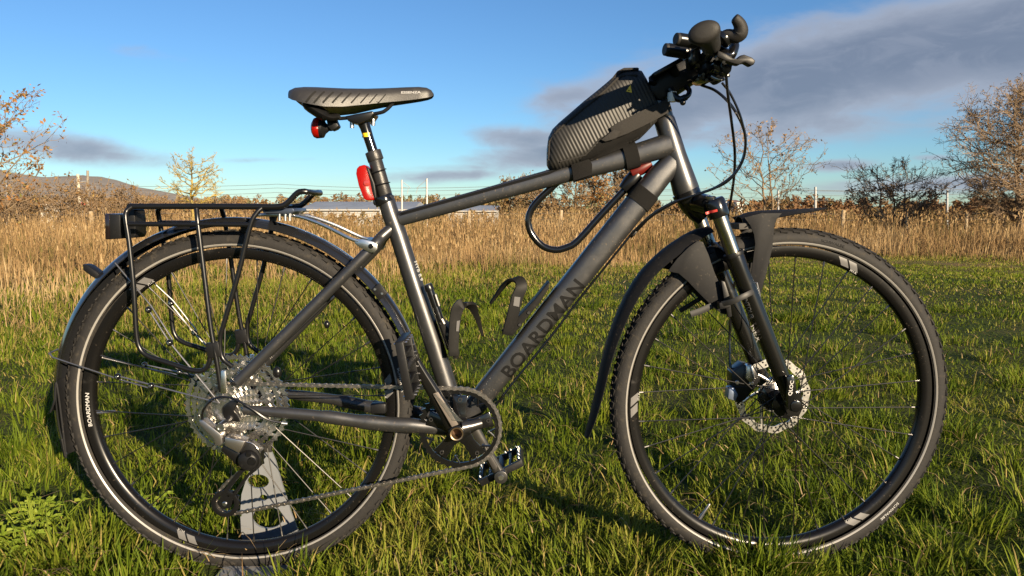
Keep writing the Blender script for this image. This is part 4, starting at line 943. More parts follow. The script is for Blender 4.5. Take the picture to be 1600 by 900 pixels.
tl_ = [(905, 249), (920, 240), (938, 219), (965, 206), (995, 189), (1017, 175)]; bl_ = [(915, 253), (932, 248), (952, 240), (975, 230), (1000, 216), (1019, 200)]
gx = lambda L, t: (np.interp(t, np.linspace(0, 1, 6), [q[0] for q in L]), np.interp(t, np.linspace(0, 1, 6), [q[1] for q in L])); Vp = []
for j in range(7):
    for i in range(25):
        p0, p1 = gx(tl_, i/24), gx(bl_, i/24); Vp.append((p0[0]+(p1[0]-p0[0])*j/6, p0[1]+(p1[1]-p0[1])*j/6))
flat_mesh('loop_panel', ontop(Vp, .0014), [(j*25+i, j*25+i+1, (j+1)*25+i+1, (j+1)*25+i) for j in range(6) for i in range(24)], VELC, bag)
m = MB(); sp1 = PS([(957, 208, -.046), (975, 199, -.046), (1000, 187, -.0445), (1018, 178, -.041), (1034, 170, -.036), (1047, 163, -.028)])
ribbon(m, sp1, [Vector((.2, 0, 1))]*len(sp1), [.011, .0135, .0135, .0135, .0125, .0125], .0012); m.build('side_strap', FABR, bag, .0005)
m = MB(); m.prism(PS([(938, 219), (958, 203), (968, 206), (962, 217), (945, 222)], -.04), -.0495, -.046); m.build('strap_end', FABR, bag, .001)
for (qa, qb, r, mt, nm) in (((893, 268.5), (921, 261), .0212, VELC, 'tube_strap'), ((974, 247), (995, 241.5), .0252, VELC, 'tube_strap')):
    a, b = P(*qa), P(*qb); m = MB(); m.tube([a, b], r, 36, sq=.72); m.build(nm, mt, bag)
m = MB(); a = P(908, 262, -.022); m.prism([P(q[0], q[1], -.022) for q in ((892, 256), (898, 248), (918, 246), (925, 256), (925, 273), (896, 283))], -.0250, -.0225); m.build('strap_end', VELC, bag, .001)
V, F = quadgrid(.011, .011, 0, 1, 1); c = P(983.5, 138, -.04)
tri = [(-.006, -.0055), (.0055, -.0075), (.0025, .0075), (0, 0)]; fT = [(0, 1, 3), (1, 2, 3), (2, 0, 3)]
decal('yellow_badge', tri, fT, c, (1, 0, 0), YEL, bag, bagb, .0015)
tri2 = [(-.0025, -.0042), (-.0005, -.0046), (-.0006, -.0016), (.0004, -.0046), (.0024, -.0048), (.0014, -.0016)]
decal('badge_mark', tri2, [(0, 1, 2), (3, 4, 5)], c, (1, 0, 0), DARKP, bag, bagb, .0019)
m = MB(); m.prism(PS([(950, 130), (962, 114.5), (972, 109.5), (994, 109), (996, 112), (968, 116), (953, 133)]), -.026, .026); m.build('bag_lid', FABR, bag, .002)

# U lock
lock = thing('u_lock', 'black U lock with a red end hanging inside the frame triangle', 'bicycle lock', P(860, 390, .02))
m = MB(); m.tube(smoothpath(PS([(872, 284, .01), (860, 295, .012), (842, 312, .014), (829, 330, .016), (825.5, 348, .016), (831, 366, .016), (847, 384, .016), (867, 390.5, .016), (886, 386.5, .016), (903, 376, .016), (940, 335, .016), (985, 287, .016)]), 6), .0068, 16); m.build('shackle', GLOSS, lock)
m = MB(); m.tube(PS([(974, 297, .016), (984, 286, .016), (996, 272, .016)]), [.0120, .0155, .0155], 20); m.build('lock_end', SATIN, lock, .001)
m = MB(); m.tube([P(985, 271, .012), P(1002, 263, .012), P(1017, 255, .012)], [.0125, .0130, .0105], 20); m.build('lock_body', REDP, lock, .002)

# red lights
r1 = thing('tail_light', 'round red tail light clipped under the back of the saddle', 'bike light', P(500, 200))
m = MB(); a, b = P(488, 199.5), P(507, 200.5); ax_ = (b-a).normalized()
rot = Vector((0, 1, 0)).rotation_difference(ax_).to_matrix()
m.lathe([(0, -.001), (.012, 0), (.0185, .004), (.0205, .009), (.0195, .016)], a, 30, rot); m.build('lens', REDL, r1)
m = MB(); m.lathe([(.0195, .016), (.0185, .022), (.011, .026), (.006, .032), (0, .032)], a, 26, rot); m.build('housing', PLAST, r1)
m = MB(); m.tube(PS([(508, 200.5), (516, 199), (524, 193)]), [.006, .008, .009], 14); m.prism(PS([(512, 186), (523, 181), (531, 198), (527, 202), (520, 205), (514, 198)]), -.012, .012); m.build('clip', PLAST, r1, .0015)
r2 = thing('tail_light', 'oblong red tail light strapped to the seat post above the frame', 'bike light', P(578, 300))
m = MB(); m.prism(PS([(560, 264), (564, 260), (572, 258), (578, 263), (586, 285), (589, 309), (586, 313), (575, 313), (571, 311), (563, 290), (559, 272)]), -.017, .017); m.build('lens', REDL, r2, .002)
m = MB(); m.prism(PS([(574, 260), (579, 264), (588, 288), (591, 309), (587.5, 312), (584, 300), (580, 280)]), -.0185, .0185); m.build('housing', PLAST, r2, .002)
m = MB(); c0 = P(573, 286, -.017); m.lathe([(0, -.0195), (.0055, -.0190), (.0068, -.0165)], Vector((c0.x, 0, c0.z)), 20); m.build('button', REDC, r2)
for q in ((583, 268, 602, 264), (583, 288, 608, 285)):
    m = MB(); m.tube(smoothpath([P(q[0]-2, q[1]+2, -.016), P((q[0]+q[2])/2, (q[1]+q[3])/2+1, -.0185), P(q[2], q[3], -.012), P(q[2]+1, q[3], 0)], 4), .0011, 6); m.build('rubber_band', PLAST, r2)
# handlebar lamps
for (pa, pb, r, lab) in ((((1055.5, 60.5, -.15), (1100, 68, -.13)), None, .0112, 'upper of two black torch lamps on the handlebar'), (((1038, 77, -.09), (1088, 84, -.075)), None, .0120, 'lower of two black torch lamps on the handlebar')):
    t_ = thing('torch_lamp', lab, 'bike light', P(*pa[0])); a, b = P(*pa[0]), P(*pa[1]); d = b-a
    m = MB(); m.tube([a+d*.09, a+d*.12, b], [r*.94, r, r*1.02], 24); m.build('body', SATIN, t_, 0)
    m = MB(); m.tube([a, a+d*.015, a+d*.09], [r*.82, r*.92, r*.94], 24); m.build('end_cap', RUBBER, t_)
    m = MB(); m.tube([a+d*.66, a+d*.80], r*1.22, 22); m.tube([a+d*.73, a+d*.73+Vector((.006, .01, -.03))], .006, 10); m.build('mount_ring', PLAST, t_, .0008)

m = MB(); m.box(P(592, 637, -.058), (.030, .018, .020)); m.build('speed_sensor', PLAST, bike, .003)
m = MB(); m.ball(HR+Vector((.185, -.022, .165)), (.006, .006, .008)); m.build('spoke_magnet', SATIN, bike)
m = MB(); m.ball(P(433, 582, -.02), (.009, .007, .012)); m.build('spoke_reflector', SATIN, bike)
# ================================================================== display stand behind the rear wheel
stand = thing('bike_stand', 'grey sheet metal floor stand with round holes holding the rear wheel', 'bike stand', P(415, 880, .1))
ya = .105
def hole(px, py, rx, ry, y, n=28): return [P(px+rx*math.cos(2*math.pi*k/n), py+ry*math.sin(2*math.pi*k/n), y) for k in range(n)]
me = holed(PS([(402, 704), (424, 704), (431, 720), (440, 752), (455, 800), (472, 845), (484, 862), (384, 868), (378, 838), (376, 800), (378, 772), (388, 740), (397, 720)], ya),
           [hole(404, 751.5, 17, 11, ya), hole(412, 777, 6, 5, ya), hole(419, 808, 24, 17, ya)], ya-.003, ya+.003)
link('upright_plate', me, STAND, stand)
m = MB(); m.prism(PS([(402, 694), (424, 692), (425, 706), (401, 706)], ya), ya-.004, ya+.004); m.build('rubber_cap', RUBBER, stand, .001)
m = MB(); a, b = P(345, 893, -.04), P(478, 890, -.04); zb = -.006
m.prism([Vector((a.x-.01, 0, zb)), Vector((b.x, 0, zb)), Vector((b.x, 0, zb+.012)), Vector((a.x-.005, 0, zb+.012))], -.085, .125); m.build('base_plate', STAND, stand, .002)
# ================================================================== grass
def blades(name, x, y, h, w, lean, ang, tint, material, seg=3, base_drop=.01, z=None):
    n = len(x); z = gz(x, y) if z is None else z
    dx, dy = np.cos(ang), np.sin(ang); ca = ang + np.pi/2 + RNG.normal(0, .5, n); cx, cy = np.cos(ca), np.sin(ca)
    ts_ = {3: [(0, 1.0), (.45, .9), (.8, .55), (1, 0)], 2: [(0, 1.0), (.6, .8), (1, 0)]}[seg]
    V = []; 
    for t, ww in ts_:
        off = lean*h*t**1.9; zz = h*np.sqrt(np.maximum(.02, 1-(lean*.85)**2))*t - lean*lean*h*.35*t**3
        px, py, pz = x+dx*off, y+dy*off, z-base_drop+zz
        if ww > 0:
            V.append(np.stack([px-cx*w*ww/2, py-cy*w*ww/2, pz], 1)); V.append(np.stack([px+cx*w*ww/2, py+cy*w*ww/2, pz], 1))
        else: V.append(np.stack([px, py, pz], 1))
    k = len(V); A = np.stack(V, 1).reshape(-1, 3); b = np.arange(n)[:, None]*k
    fq = np.concatenate([b+np.array([[2*i, 2*i+1, 2*i+3, 2*i+2]]) for i in range(seg-1)]); ft = b+np.array([[k-3, k-2, k-1]])
    o = np_mesh(name, A, fq, ft, material, np.repeat(tint, k)); return o
def polar(n, r0, r1, k, half=50):
    """positions seen from the camera side, density falling as r**-k"""
    e = 2-k; u = RNG.random(n); r = (r0**e + u*(r1**e-r0**e))**(1/e); a = R(90)+(RNG.random(n)*2-1)*R(half)
    return r*np.cos(a), r*np.sin(a)-CD, r
def dry_edge(x, y):
    """distance from the camera where the mown grass gives way to tall dry grass"""
    s = 800+FPX*x/np.maximum(y+CD, .1)
    e = np.interp(s, [-800, 0, 200, 420, 600, 800, 950, 1100, 1250, 1600, 2400], [5.0, 5.2, 5.5, 6.2, 7.0, 7.4, 8.8, 12.0, 15.5, 17.0, 17.0])
    return e + 3.2*(vnoise(x+7, y+3, 1.7)-.5) + 1.2*(vnoise(x, y, .5)-.5)
GREEN = leaf_mat('grass_blade', [(.024, .042, .004), (.050, .082, .006), (.090, .130, .009), (.140, .175, .014), (.215, .210, .035), (.32, .235, .085)], .6, .34, .12)
N = 560000
x, y, r = polar(N, .85, 19, 1.28, 58)
ed = dry_edge(x, y)
hn = vnoise(x+20, y+5, .55); hn2 = vnoise(x, y+31, .13); dens = vnoise(x+3, y+60, .26)
keep = (RNG.random(N) < np.clip(1.15-(r-ed)*.24, .08, 1)) & (RNG.random(N) < .62+.7*dens) & ~((x > -.645) & (x < -.455) & (y > -.10) & (y < .13))
x, y, r, hn, hn2, ed = x[keep], y[keep], r[keep], hn[keep], hn2[keep], ed[keep]; n = len(x)
lawn = sstep(2.0, 3.4, r)*sstep(-.8, .8, x)                     # shorter, finer turf behind and to the right
h = (.025 + .030*hn**1.4 + .040*hn2*hn2) * RNG.uniform(.45, 1.3, n) * (1.15-.45*lawn) * (1 + .7*sstep(-1.6, .2, r-ed))
w = RNG.uniform(.0022, .0048, n)*np.maximum(1, r/3.0)**.9
tint = np.clip(.08 + .52*vnoise(x+50, y+9, .7) + .22*vnoise(x+5, y+19, 2.3) + .26*(hn2-.45) + RNG.normal(0, .13, n) + .08*lawn, 0, .82)
dead = RNG.random(n) < .06+.34*sstep(-3.5, .5, r-ed); tint = np.where(dead, RNG.uniform(.84, 1, n), tint)
cl = 2*np.pi*vnoise(x+11, y+77, .11)*2
lean = np.clip(RNG.normal(.62, .25, n), .05, .99); ang_ = cl+RNG.normal(0, .8, n)
for nm, k, sg, lab in (('grass', r < 3.2, 3, 'short green meadow grass around the bicycle'), ('lawn_grass', r >= 3.2, 2, 'sunlit green turf of the open field behind the bicycle')):
    tag(blades(nm, x[k], y[k], h[k], w[k], lean[k], ang_[k], tint[k], GREEN, sg), lab, 'grass', kind='stuff')
# taller tussocks close to the camera and round the wheels
cxs = []
for i in range(330):
    xx, yy, rr = polar(1, 1.15, 6.5, 1.0, 42); cxs.append((xx[0], yy[0], RNG.uniform(.05, .12), RNG.uniform(.06, .115)))
for s in ((.50, -.062, .05, .115), (.545, -.07, .05, .105), (.44, -.06, .05, .095), (.48, -.09, .06, .10), (.58, -.075, .05, .085), (.51, -.05, .04, .12), (.465, -.055, .04, .115), (.53, -.085, .05, .11), (.40, -.07, .05, .09), (.62, -.08, .06, .06), (.36, -.1, .05, .06), (-.52, -.09, .05, .045), (-.70, -.07, .06, .085), (-.62, -.075, .05, .07), (-.40, -.075, .05, .07), (.68, -.065, .05, .075), (-.3, -.1, .05, .06), (-.9, -.05, .08, .10), (.80, -.05, .06, .08), (.92, -.02, .07, .09), (.1, -.08, .08, .07), (-.12, -.09, .07, .07), (.25, .0, .06, .075), (.0, .12, .06, .07)): cxs.append(s)
X = []; Y = []; H = []; A = []; TT = []
for cx_, cy_, rad, hh in cxs:
    k = RNG.integers(35, 75) if hh < .0701 or rad > .0999 else RNG.integers(60, 110); a = RNG.random(k)*2*np.pi; q = np.sqrt(RNG.random(k))*rad; X.append(cx_+q*np.cos(a)); Y.append(cy_+q*np.sin(a)); H.append(hh*RNG.uniform(.5, 1.15, k)); A.append(a+RNG.normal(0, .6, k)); TT.append(np.clip(RNG.normal(.25+.35*RNG.random(), .12, k), 0, .8))
X, Y, H, A, TT = map(np.concatenate, (X, Y, H, A, TT)); kk = (np.hypot(X, Y+CD) < dry_edge(X, Y)+1) & ~((X > -.645) & (X < -.455) & (Y > -.10) & (Y < .13)); X, Y, H, A, TT = X[kk], Y[kk], H[kk], A[kk], TT[kk]
n = len(X); TT = np.where(RNG.random(n) < .05, .95, TT)
tag(blades('grass_tussocks', X, Y, H, RNG.uniform(.0026, .005, n)*np.maximum(1, np.hypot(X, Y+CD)/3.2)**.7, np.clip(RNG.normal(.5, .2, n), .05, .95), A, TT, GREEN, 3), 'longer tufts of green grass round the wheels', 'grass', kind='stuff')
# dry grass
DRY = leaf_mat('dry_grass', [(.14, .13, .035), (.19, .12, .055), (.28, .178, .080), (.36, .245, .115), (.44, .325, .175)], .7, .3, .15)
N = 135000
x, y, r = polar(N, 5.2, 25, .75, 56); ed = dry_edge(x, y); f = (r-ed)
dens = vnoise(x+15, y+2, .7)
keep = (RNG.random(N) < np.clip(.40+f*(.115+.36*sstep(2, 8, x)), .03*(f > -4), 1)) & (RNG.random(N) < .45+.9*dens); x, y, r, f = x[keep], y[keep], r[keep], f[keep]; n = len(x)
right = sstep(2, 8, x)
hmax = np.interp(f*(1+1.4*right), [-2, 0, 2, 4, 8, 12, 16], [.09, .125, .18, .28, .50, .70, .84])
h = hmax*RNG.uniform(.40, 1.15, n)*(.55+.85*vnoise(x+70, y, 1.1)); w = .0028+.00052*r*RNG.uniform(.7, 1.4, n)
lean = np.clip(np.where(RNG.random(n) < np.where(f < 1.5, .62, .25), RNG.normal(.8, .2, n), RNG.normal(.22, .14, n)), .02, 1.05)
tint = np.clip(.12+.80*vnoise(x+9, y+44, 1.3)+RNG.normal(0, .17, n) - .18*(1-sstep(-.5, 3.0, f)), 0, 1)
tag(blades('dry_grass', x, y, h, w, lean, RNG.random(n)*2*np.pi, tint, DRY, 3), 'tall straw-coloured dry grass filling the field edge', 'grass', kind='stuff')
# feathery seed heads standing above it
N = 9000
x, y, r = polar(N, 8, 24.5, .6, 48); ed = dry_edge(x, y); k = (r-ed) > 2.2; x, y, r = x[k], y[k], r[k]; n = len(x)
zt = gz(x, y)+np.interp(r, [8, 12, 24], [.20, .42, .80])*RNG.uniform(.75, 1.25, n)
tag(blades('seed_heads', x, y, RNG.uniform(.05, .11, n), .006+.0008*r, RNG.uniform(.1, .6, n), RNG.random(n)*6.28, np.clip(RNG.normal(.6, .2, n), 0, 1), DRY, 3, 0, zt), 'feathery seed heads above the dry grass', 'grass', kind='stuff')
# fallen stalks and leaves lying in the green
N = 4200
x, y, r = polar(N, 1.1, 9, 1.0, 45); hh = RNG.uniform(.025, .11, N)
tag(blades('fallen_straw', x, y, hh, .0026*np.maximum(1, r/3), np.full(N, 1.02), RNG.random(N)*6.28, np.clip(RNG.normal(.75, .2, N), 0, 1), DRY, 3, 0, gz(x, y)+RNG.uniform(.015, .055, N)), 'pale dead stalks lying in the green grass', 'straw', kind='stuff')

# broad-leaved weeds near the back wheel
WEED = mat('weed_leaf', (.085, .130, .010), .6, 0, .15, noise=(60, (.15, .18, .02), .35, .65))
def leaf_shape(sz):
    """three-lobed toothed leaf on a short stalk"""
    m = MB(); pts = [Vector((0, 0, 0))]
    for k in range(-16, 17):
        th = k*8.2; rr = max(math.exp(-((th-l)/(17 if l else 20))**2)*g for l, g in ((-82, .8), (0, 1), (82, .8)))
        rr = sz*(.22+.78*rr)*(1+.16*(1 if k % 2 else -1)); a = R(90+th)
        pts.append(Vector((rr*math.cos(a), rr*math.sin(a)+sz*.15, .14*sz*math.sin(k*.9)-.25*rr*rr/sz)))
    m.add(pts, [(0, i, i+1) for i in range(1, len(pts)-1)]); return m.mesh('leaf')
LM = [leaf_shape(s) for s in (.012, .017, .023)]
for i, (px, py, yy, kn, hh, lab) in enumerate(((45, 700, .12, 60, .10, 'bright green buttercup-like weed clump left of the rear tyre'), (20, 735, .02, 30, .07, 'low leafy weed at the left edge of the picture'), (225, 730, .16, 26, .075, 'leafy weed inside the rear wheel'), (700, 850, -.06, 8, .04, 'small leafy weed below the chainring'), (1150, 870, -.1, 9, .05, 'small leafy weed before the front tyre'))):
    b = P(px, py, yy); b.z = float(gz(b.x, b.y)); w_ = thing('weed', lab, 'weed', b, 'leafy weeds in the grass'); sm_ = MB()
    for k in range(kn):
        a = random.uniform(0, 6.28); rr = abs(random.gauss(0, .05 if kn > 10 else .03)); z = hh*random.uniform(.4, 1.0)*(1.1-rr*4)
        tip = b+Vector((rr*math.cos(a), rr*math.sin(a), max(.02, z))); sm_.tube([b+Vector((rr*.2*math.cos(a), rr*.2*math.sin(a), 0)), tip], .0011, 4)
        o = link('leaf', random.choice(LM), WEED, w_); o.matrix_parent_inverse = Matrix.Identity(4); o.location = tip-b
        o.rotation_euler = (random.uniform(.1, 1.0), random.gauss(0, .3), a-math.pi/2 if random.random() < .4 else random.gauss(0, .7))
    sm_.build('stems', WEED, w_)

# ================================================================== trees
def tree_skeleton(base, height, levels, spread, r0, seed, n_child=(5, 5, 5, 4), up=.25, clear=.2, droop=0.0, taper=.55, crook=.18, lenf=.62):
    rg = random.Random(seed); segs = []
    def grow(p, d, L, r, lev):
        ns = 5 if lev < 2 else 3; pts = [p.copy()]; rr = [r]; q = p.copy(); dd = d.copy()
        for i in range(ns):
            dd = (dd + Vector((rg.gauss(0, crook), rg.gauss(0, crook), rg.gauss(0, crook)+up*.25-droop*lev*.1))).normalized(); q = q+dd*(L/ns); pts.append(q.copy()); rr.append(r*(1-(i+1)/ns*(1-taper)))
        segs.append((lev, pts, rr))
        if lev >= levels: return
        for k in range(n_child[min(lev, len(n_child)-1)]):
            t = clear+(1-clear)*(k+rg.random())/n_child[min(lev, len(n_child)-1)] if lev == 0 else rg.uniform(.2, 1.0)
            i = min(ns-1, int(t*ns)); pp = pts[i].lerp(pts[i+1], t*ns-i); ax_ = (pts[i+1]-pts[i]).normalized()
            side = ax_.cross(Vector((rg.gauss(0, 1), rg.gauss(0, 1), rg.gauss(0, .5)))).normalized()
            nd = (ax_*(1-spread)+side*spread+Vector((0, 0, up*.5))).normalized()
            grow(pp, nd, L*lenf*rg.uniform(.7, 1.15)*(1.0 if lev else (1.15-t*.5)), max(.003, (rr[i]+rr[i+1])/2*.55), lev+1)
        if lev > 0 and rg.random() < .7: grow(pts[-1], dd, L*.55, rr[-1], lev+1)
    grow(Vector(base), Vector((rg.gauss(0, .05), rg.gauss(0, .05), 1)).normalized(), height, r0, 0)
    return segs
def make_tree(name, label, cat, base, height, bark, leafm, seed, group=None, levels=4, spread=.62, r0=.06, leaves=0, leaf_sz=.05, stems=1, min_r=.004, clump=1, leaf_low=0.0, leaf_kind='foliage', **kw):
    t = thing(name, label, cat, base, group); segs = []
    for s in range(stems):
        segs += tree_skeleton(Vector(base)+Vector((s*.28*(1 if s % 2 else -1)*(s+1)/2, .1*s, -.05)), height*(1-.08*s), levels, spread, r0*(1-.15*s), seed+s*31, **kw)
    tr, cr_ = MB(), MB(); tips = []
    for lev, pts, rr in segs:
        if lev <= 1: tr.tube(pts, [max(min_r, q) for q in rr], 7 if lev == 0 else 5)
        else: cr_.tube(pts, [max(min_r*.9, q) for q in rr], 3, cap=False)
        if lev >= levels-1: tips += pts[1:]
    tr.build('trunk', bark, t, smooth=60)
    if cr_.f: cr_.build('crown', bark, t, smooth=60)
    if leaves:
        rg = np.random.default_rng(seed); tips = np.array([tuple(q) for q in tips])
        if leaf_low: tips = tips[tips[:, 2] < np.quantile(tips[:, 2], leaf_low)]
        c = tips[rg.integers(0, len(tips), leaves)] + rg.normal(0, leaf_sz*.6, (leaves, 3)); n = leaves
        a = rg.normal(0, 1, (n, 3)); a /= np.linalg.norm(a, axis=1)[:, None]; b = np.cross(a, rg.normal(0, 1, (n, 3))); b /= np.linalg.norm(b, axis=1)[:, None]
        s = (leaf_sz*rg.uniform(.5, 1.2, n))[:, None]; nb = np.cross(a, b)
        V = np.stack([c-a*s, c+b*s*.5+nb*s*.12, c+a*s, c-b*s*.5+nb*s*.12], 1).reshape(-1, 3); f = np.arange(n)[:, None]*4+np.arange(4)[None]
        o = np_mesh(leaf_kind, V, f, [], leafm, np.repeat(np.clip(rg.normal(.5, .25, n), 0, 1), 4), None, False); o.parent = t; o.matrix_parent_inverse = Matrix.Translation(-t.location)
    return t
def leaf_cloud(name, c, sz, m, rg, t):
    n = len(c); c = c + rg.normal(0, sz*.7, (n, 3)); a = rg.normal(0, 1, (n, 3)); a /= np.linalg.norm(a, axis=1)[:, None]; b = np.cross(a, rg.normal(0, 1, (n, 3))); b /= np.linalg.norm(b, axis=1)[:, None]
    s = (sz*rg.uniform(.5, 1.25, n))[:, None]; nb = np.cross(a, b)
    V = np.stack([c-a*s, c+b*s*.5+nb*s*.12, c+a*s, c-b*s*.5+nb*s*.12], 1).reshape(-1, 3); f = np.arange(n)[:, None]*4+np.arange(4)[None]
    o = np_mesh(name, V, f, [], m, np.repeat(np.clip(rg.normal(.5, .25, n), 0, 1), 4), None, False); o.parent = t; o.matrix_parent_inverse = Matrix.Translation(-t.location)
def gbase(px, dist): q = Q(px, 400, dist); return Vector((q.x, q.y, float(gz(q.x, q.y))))
BARK = mat('grey_bark', (.14, .10, .065), .9, 0, .1, noise=(9, (.20, .15, .09), .4, .7))
LICH = mat('lichen_bark', (.22, .17, .06), .9, 0, .1, noise=(7, (.34, .24, .05), .4, .65))
THORN = mat('thorn_bark', (.16, .115, .075), .9, 0, .1, noise=(6, (.23, .165, .105), .4, .7))
ORANGE = leaf_mat('autumn_oak_leaf', [(.17, .09, .03), (.28, .135, .045), (.38, .19, .065), (.36, .23, .08), (.20, .19, .06)], .6, .35)
TAN = leaf_mat('tan_leaf', [(.24, .145, .07), (.32, .20, .095), (.40, .27, .14), (.30, .18, .085)], .6, .35)
BROWN = leaf_mat('russet_leaf', [(.10, .065, .04), (.14, .09, .055), (.18, .12, .07), (.13, .105, .06)], .7, .25)
def dome_tree(name, label, cat, px, dist, crown, bark, leafm, seed, stems=1, r0=.05, limbs=16, side=9, twig=6, micro=3, leaves=0, leaf_sz=.05, min_r=.005, start=.25, leaf_low=0.0, gap=.3, ctr=(1.0, .12), low=-.75):
    """tree grown into a crown of given outline: trunk and limbs, then side branches, twigs and leaves"""
    rg = random.Random(seed); base = gbase(px, dist); base.z -= .05
    cpx, cpy, rx, rz = crown; c = Q(cpx, cpy, dist); ax = rx/FPX*dist; az = rz/FPX*dist
    t = thing(name, label, cat, base); tr, cr_ = MB(), MB(); tips = []
    rv = lambda s: Vector((rg.gauss(0, s), rg.gauss(0, s), rg.gauss(0, s)))
    def wobble(p, q, bow, n, s):
        mid = (p+q)/2+bow; L = (q-p).length; out = []
        for i in range(n+1):
            u = i/n; v = p*(1-u)**2+mid*2*u*(1-u)+q*u*u; out.append(v+rv(s*L)*(0 if i in (0,) else 1))
        return out
    tops = []
    for k in range(stems):
        b0 = base+Vector(((k-(stems-1)/2)*gap, .1*k, 0)); tp = Vector((c.x+(k-(stems-1)/2)*gap*1.6+rg.gauss(0, .05)*ax, c.y, c.z+az*rg.uniform(.55, .8)))
        pts = wobble(b0, tp, rv(.05*az), 9, .012); tr.tube(pts, [r0*(1-.88*i/9) for i in range(10)], 8); tops.append(pts)
    for k in range(limbs*stems):
        pts0 = tops[k % stems]; u = (k+rg.random())/(limbs*stems); i = start+(.95-start)*u; j = min(8, int(i*9)); p = pts0[j].lerp(pts0[j+1], i*9-j)
        a = k*2.39996+rg.gauss(0, .3); zc = low+(1.0-low)*(u**.8)+rg.gauss(0, .12); zc = max(low, min(.97, zc)); rr = math.sqrt(max(.05, 1-zc*zc))*rg.uniform(.72, 1.05)
        q = Vector((c.x+ax*rr*math.cos(a), c.y+ax*.8*rr*math.sin(a), c.z+az*zc*rg.uniform(.85, 1.03)))
        L = (q-p).length
        if L < .05: continue
        lp = wobble(p, q, Vector((0, 0, -.12*L))+rv(.05*L), 8, .018); r1 = max(min_r*1.3, r0*.42*(1-.6*u)); tr.tube(lp, [r1+(min_r-r1)*i/8 for i in range(9)], 5)
        for m_ in range(side):
            f = .22+.76*(m_+rg.random())/side; jj = min(7, int(f*8)); p1 = lp[jj].lerp(lp[jj+1], f*8-jj); tg = (lp[jj+1]-lp[jj]).normalized()
            d = (tg*.8+rv(.62)+(p1-c).normalized()*.25+Vector((0, 0, ctr[1]))).normalized(); L1 = L*.36*rg.uniform(.5, 1.15)*ctr[0]; p2 = p1+d*L1
            sp_ = wobble(p1, p2, Vector((0, 0, -.06*L1))+rv(.08*L1), 4, .04); cr_.tube(sp_, [max(min_r, r1*.4*(1-.5*i/4)) for i in range(5)], 3, cap=False)
            for n_ in range(twig):
                f2 = rg.uniform(.2, 1); jj = min(3, int(f2*4)); p3 = sp_[jj].lerp(sp_[jj+1], f2*4-jj); d2 = (d*.7+rv(.75)+Vector((0, 0, ctr[1]))).normalized(); L2 = L1*rg.uniform(.25, .6); p4 = p3+d2*L2
                cr_.tube([p3, (p3+p4)/2+rv(.06*L2), p4], [min_r*.95, min_r*.85, min_r*.6], 3, cap=False); tips += [p3, (p3+p4)/2, p4]
                for w_ in range(micro):
                    p5 = p3.lerp(p4, rg.uniform(.3, 1)); p6 = p5+(d2*.5+rv(.8)).normalized()*L2*rg.uniform(.3, .6); cr_.tube([p5, p6], [min_r*.7, min_r*.5], 3, cap=False); tips.append(p6)
    tr.build('trunk', bark, t, smooth=60); cr_.build('crown', bark, t, smooth=60)
    if leaves:
        g_ = np.random.default_rng(seed); tp_a = np.array([tuple(q) for q in tips])
        if leaf_low: tp_a = tp_a[tp_a[:, 2] < np.quantile(tp_a[:, 2], leaf_low)]
        leaf_cloud('foliage', tp_a[g_.integers(0, len(tp_a), leaves)], leaf_sz, leafm, g_, t)
    return t
dome_tree('oak_tree', 'young tree with orange autumn leaves at the left edge', 'tree', -14, 15, (-14, 212, 84, 104), BARK, ORANGE, 5, r0=.055, limbs=20, side=7, twig=4, micro=1, leaves=1250, leaf_sz=.046, start=.2, low=-.8, min_r=.0035)
dome_tree('bare_tree', 'small leafless tree with yellow lichen on its bark', 'tree', 304, 24, (303, 277, 53, 41), LICH, None, 12, r0=.075, limbs=18, side=8, twig=4, micro=2, start=.42, low=-.55, min_r=.0065)
dome_tree('slender_tree', 'twin-stemmed young tree keeping a few tan leaves', 'tree', 1203, 24, (1190, 248, 84, 60), BARK, TAN, 23, stems=2, r0=.05, limbs=11, side=7, twig=4, micro=2, leaves=750, leaf_sz=.048, start=.22, low=-.5, min_r=.0055)
dome_tree('hawthorn_bush', 'low bare spreading bush with russet lower twigs', 'bush', 1398, 23, (1396, 293, 76, 43), THORN, BROWN, 33, stems=3, r0=.05, limbs=10, side=8, twig=5, micro=2, leaves=1900, leaf_sz=.042, start=.12, leaf_low=.5, low=-.7, min_r=.006, ctr=(1.0, .35))
dome_tree('hawthorn_tree', 'large dense bare hawthorn at the right edge', 'tree', 1612, 20, (1612, 230, 118, 104), THORN, BROWN, 41, stems=3, r0=.10, limbs=24, side=12, twig=6, micro=4, leaves=5500, leaf_sz=.030, start=.12, low=-.92, min_r=.0055)
# hedgerow shrubs along the left of the fence
sh = [(15, 27, 2.3, 'leftmost brown hedge shrub behind the dry grass'), (62, 29, 1.7, 'low brown shrub beside the white shed'), (105, 28, 2.2, 'brown hedge shrub just left of the pale pole'), (160, 30, 1.9, 'brown hedge shrub just right of the grey pole'), (205, 28, 1.9, 'bushy russet shrub behind the rack lamp'), (248, 32, 1.6, 'low russet shrub left of the lichen tree'), (345, 30, 1.4, 'yellowish shrub right of the lichen tree'), (390, 34, 1.2, 'low brown shrub above the rear rack')]
SHRUB = leaf_mat('shrub_leaf', [(.09, .06, .025), (.15, .09, .035), (.22, .12, .04), (.28, .18, .05)], .7, .25)
for i, (px, d, hh, lab) in enumerate(sh):
    make_tree('hedge_shrub', lab, 'shrub', gbase(px, d), hh*.75, THORN, SHRUB, 60+i, 'shrubs of the left hedgerow', levels=3, spread=.7, r0=.035, leaves=1100, leaf_sz=.055, stems=3, n_child=(8, 6, 4), clear=.02, up=.25, lenf=.65, min_r=.008)
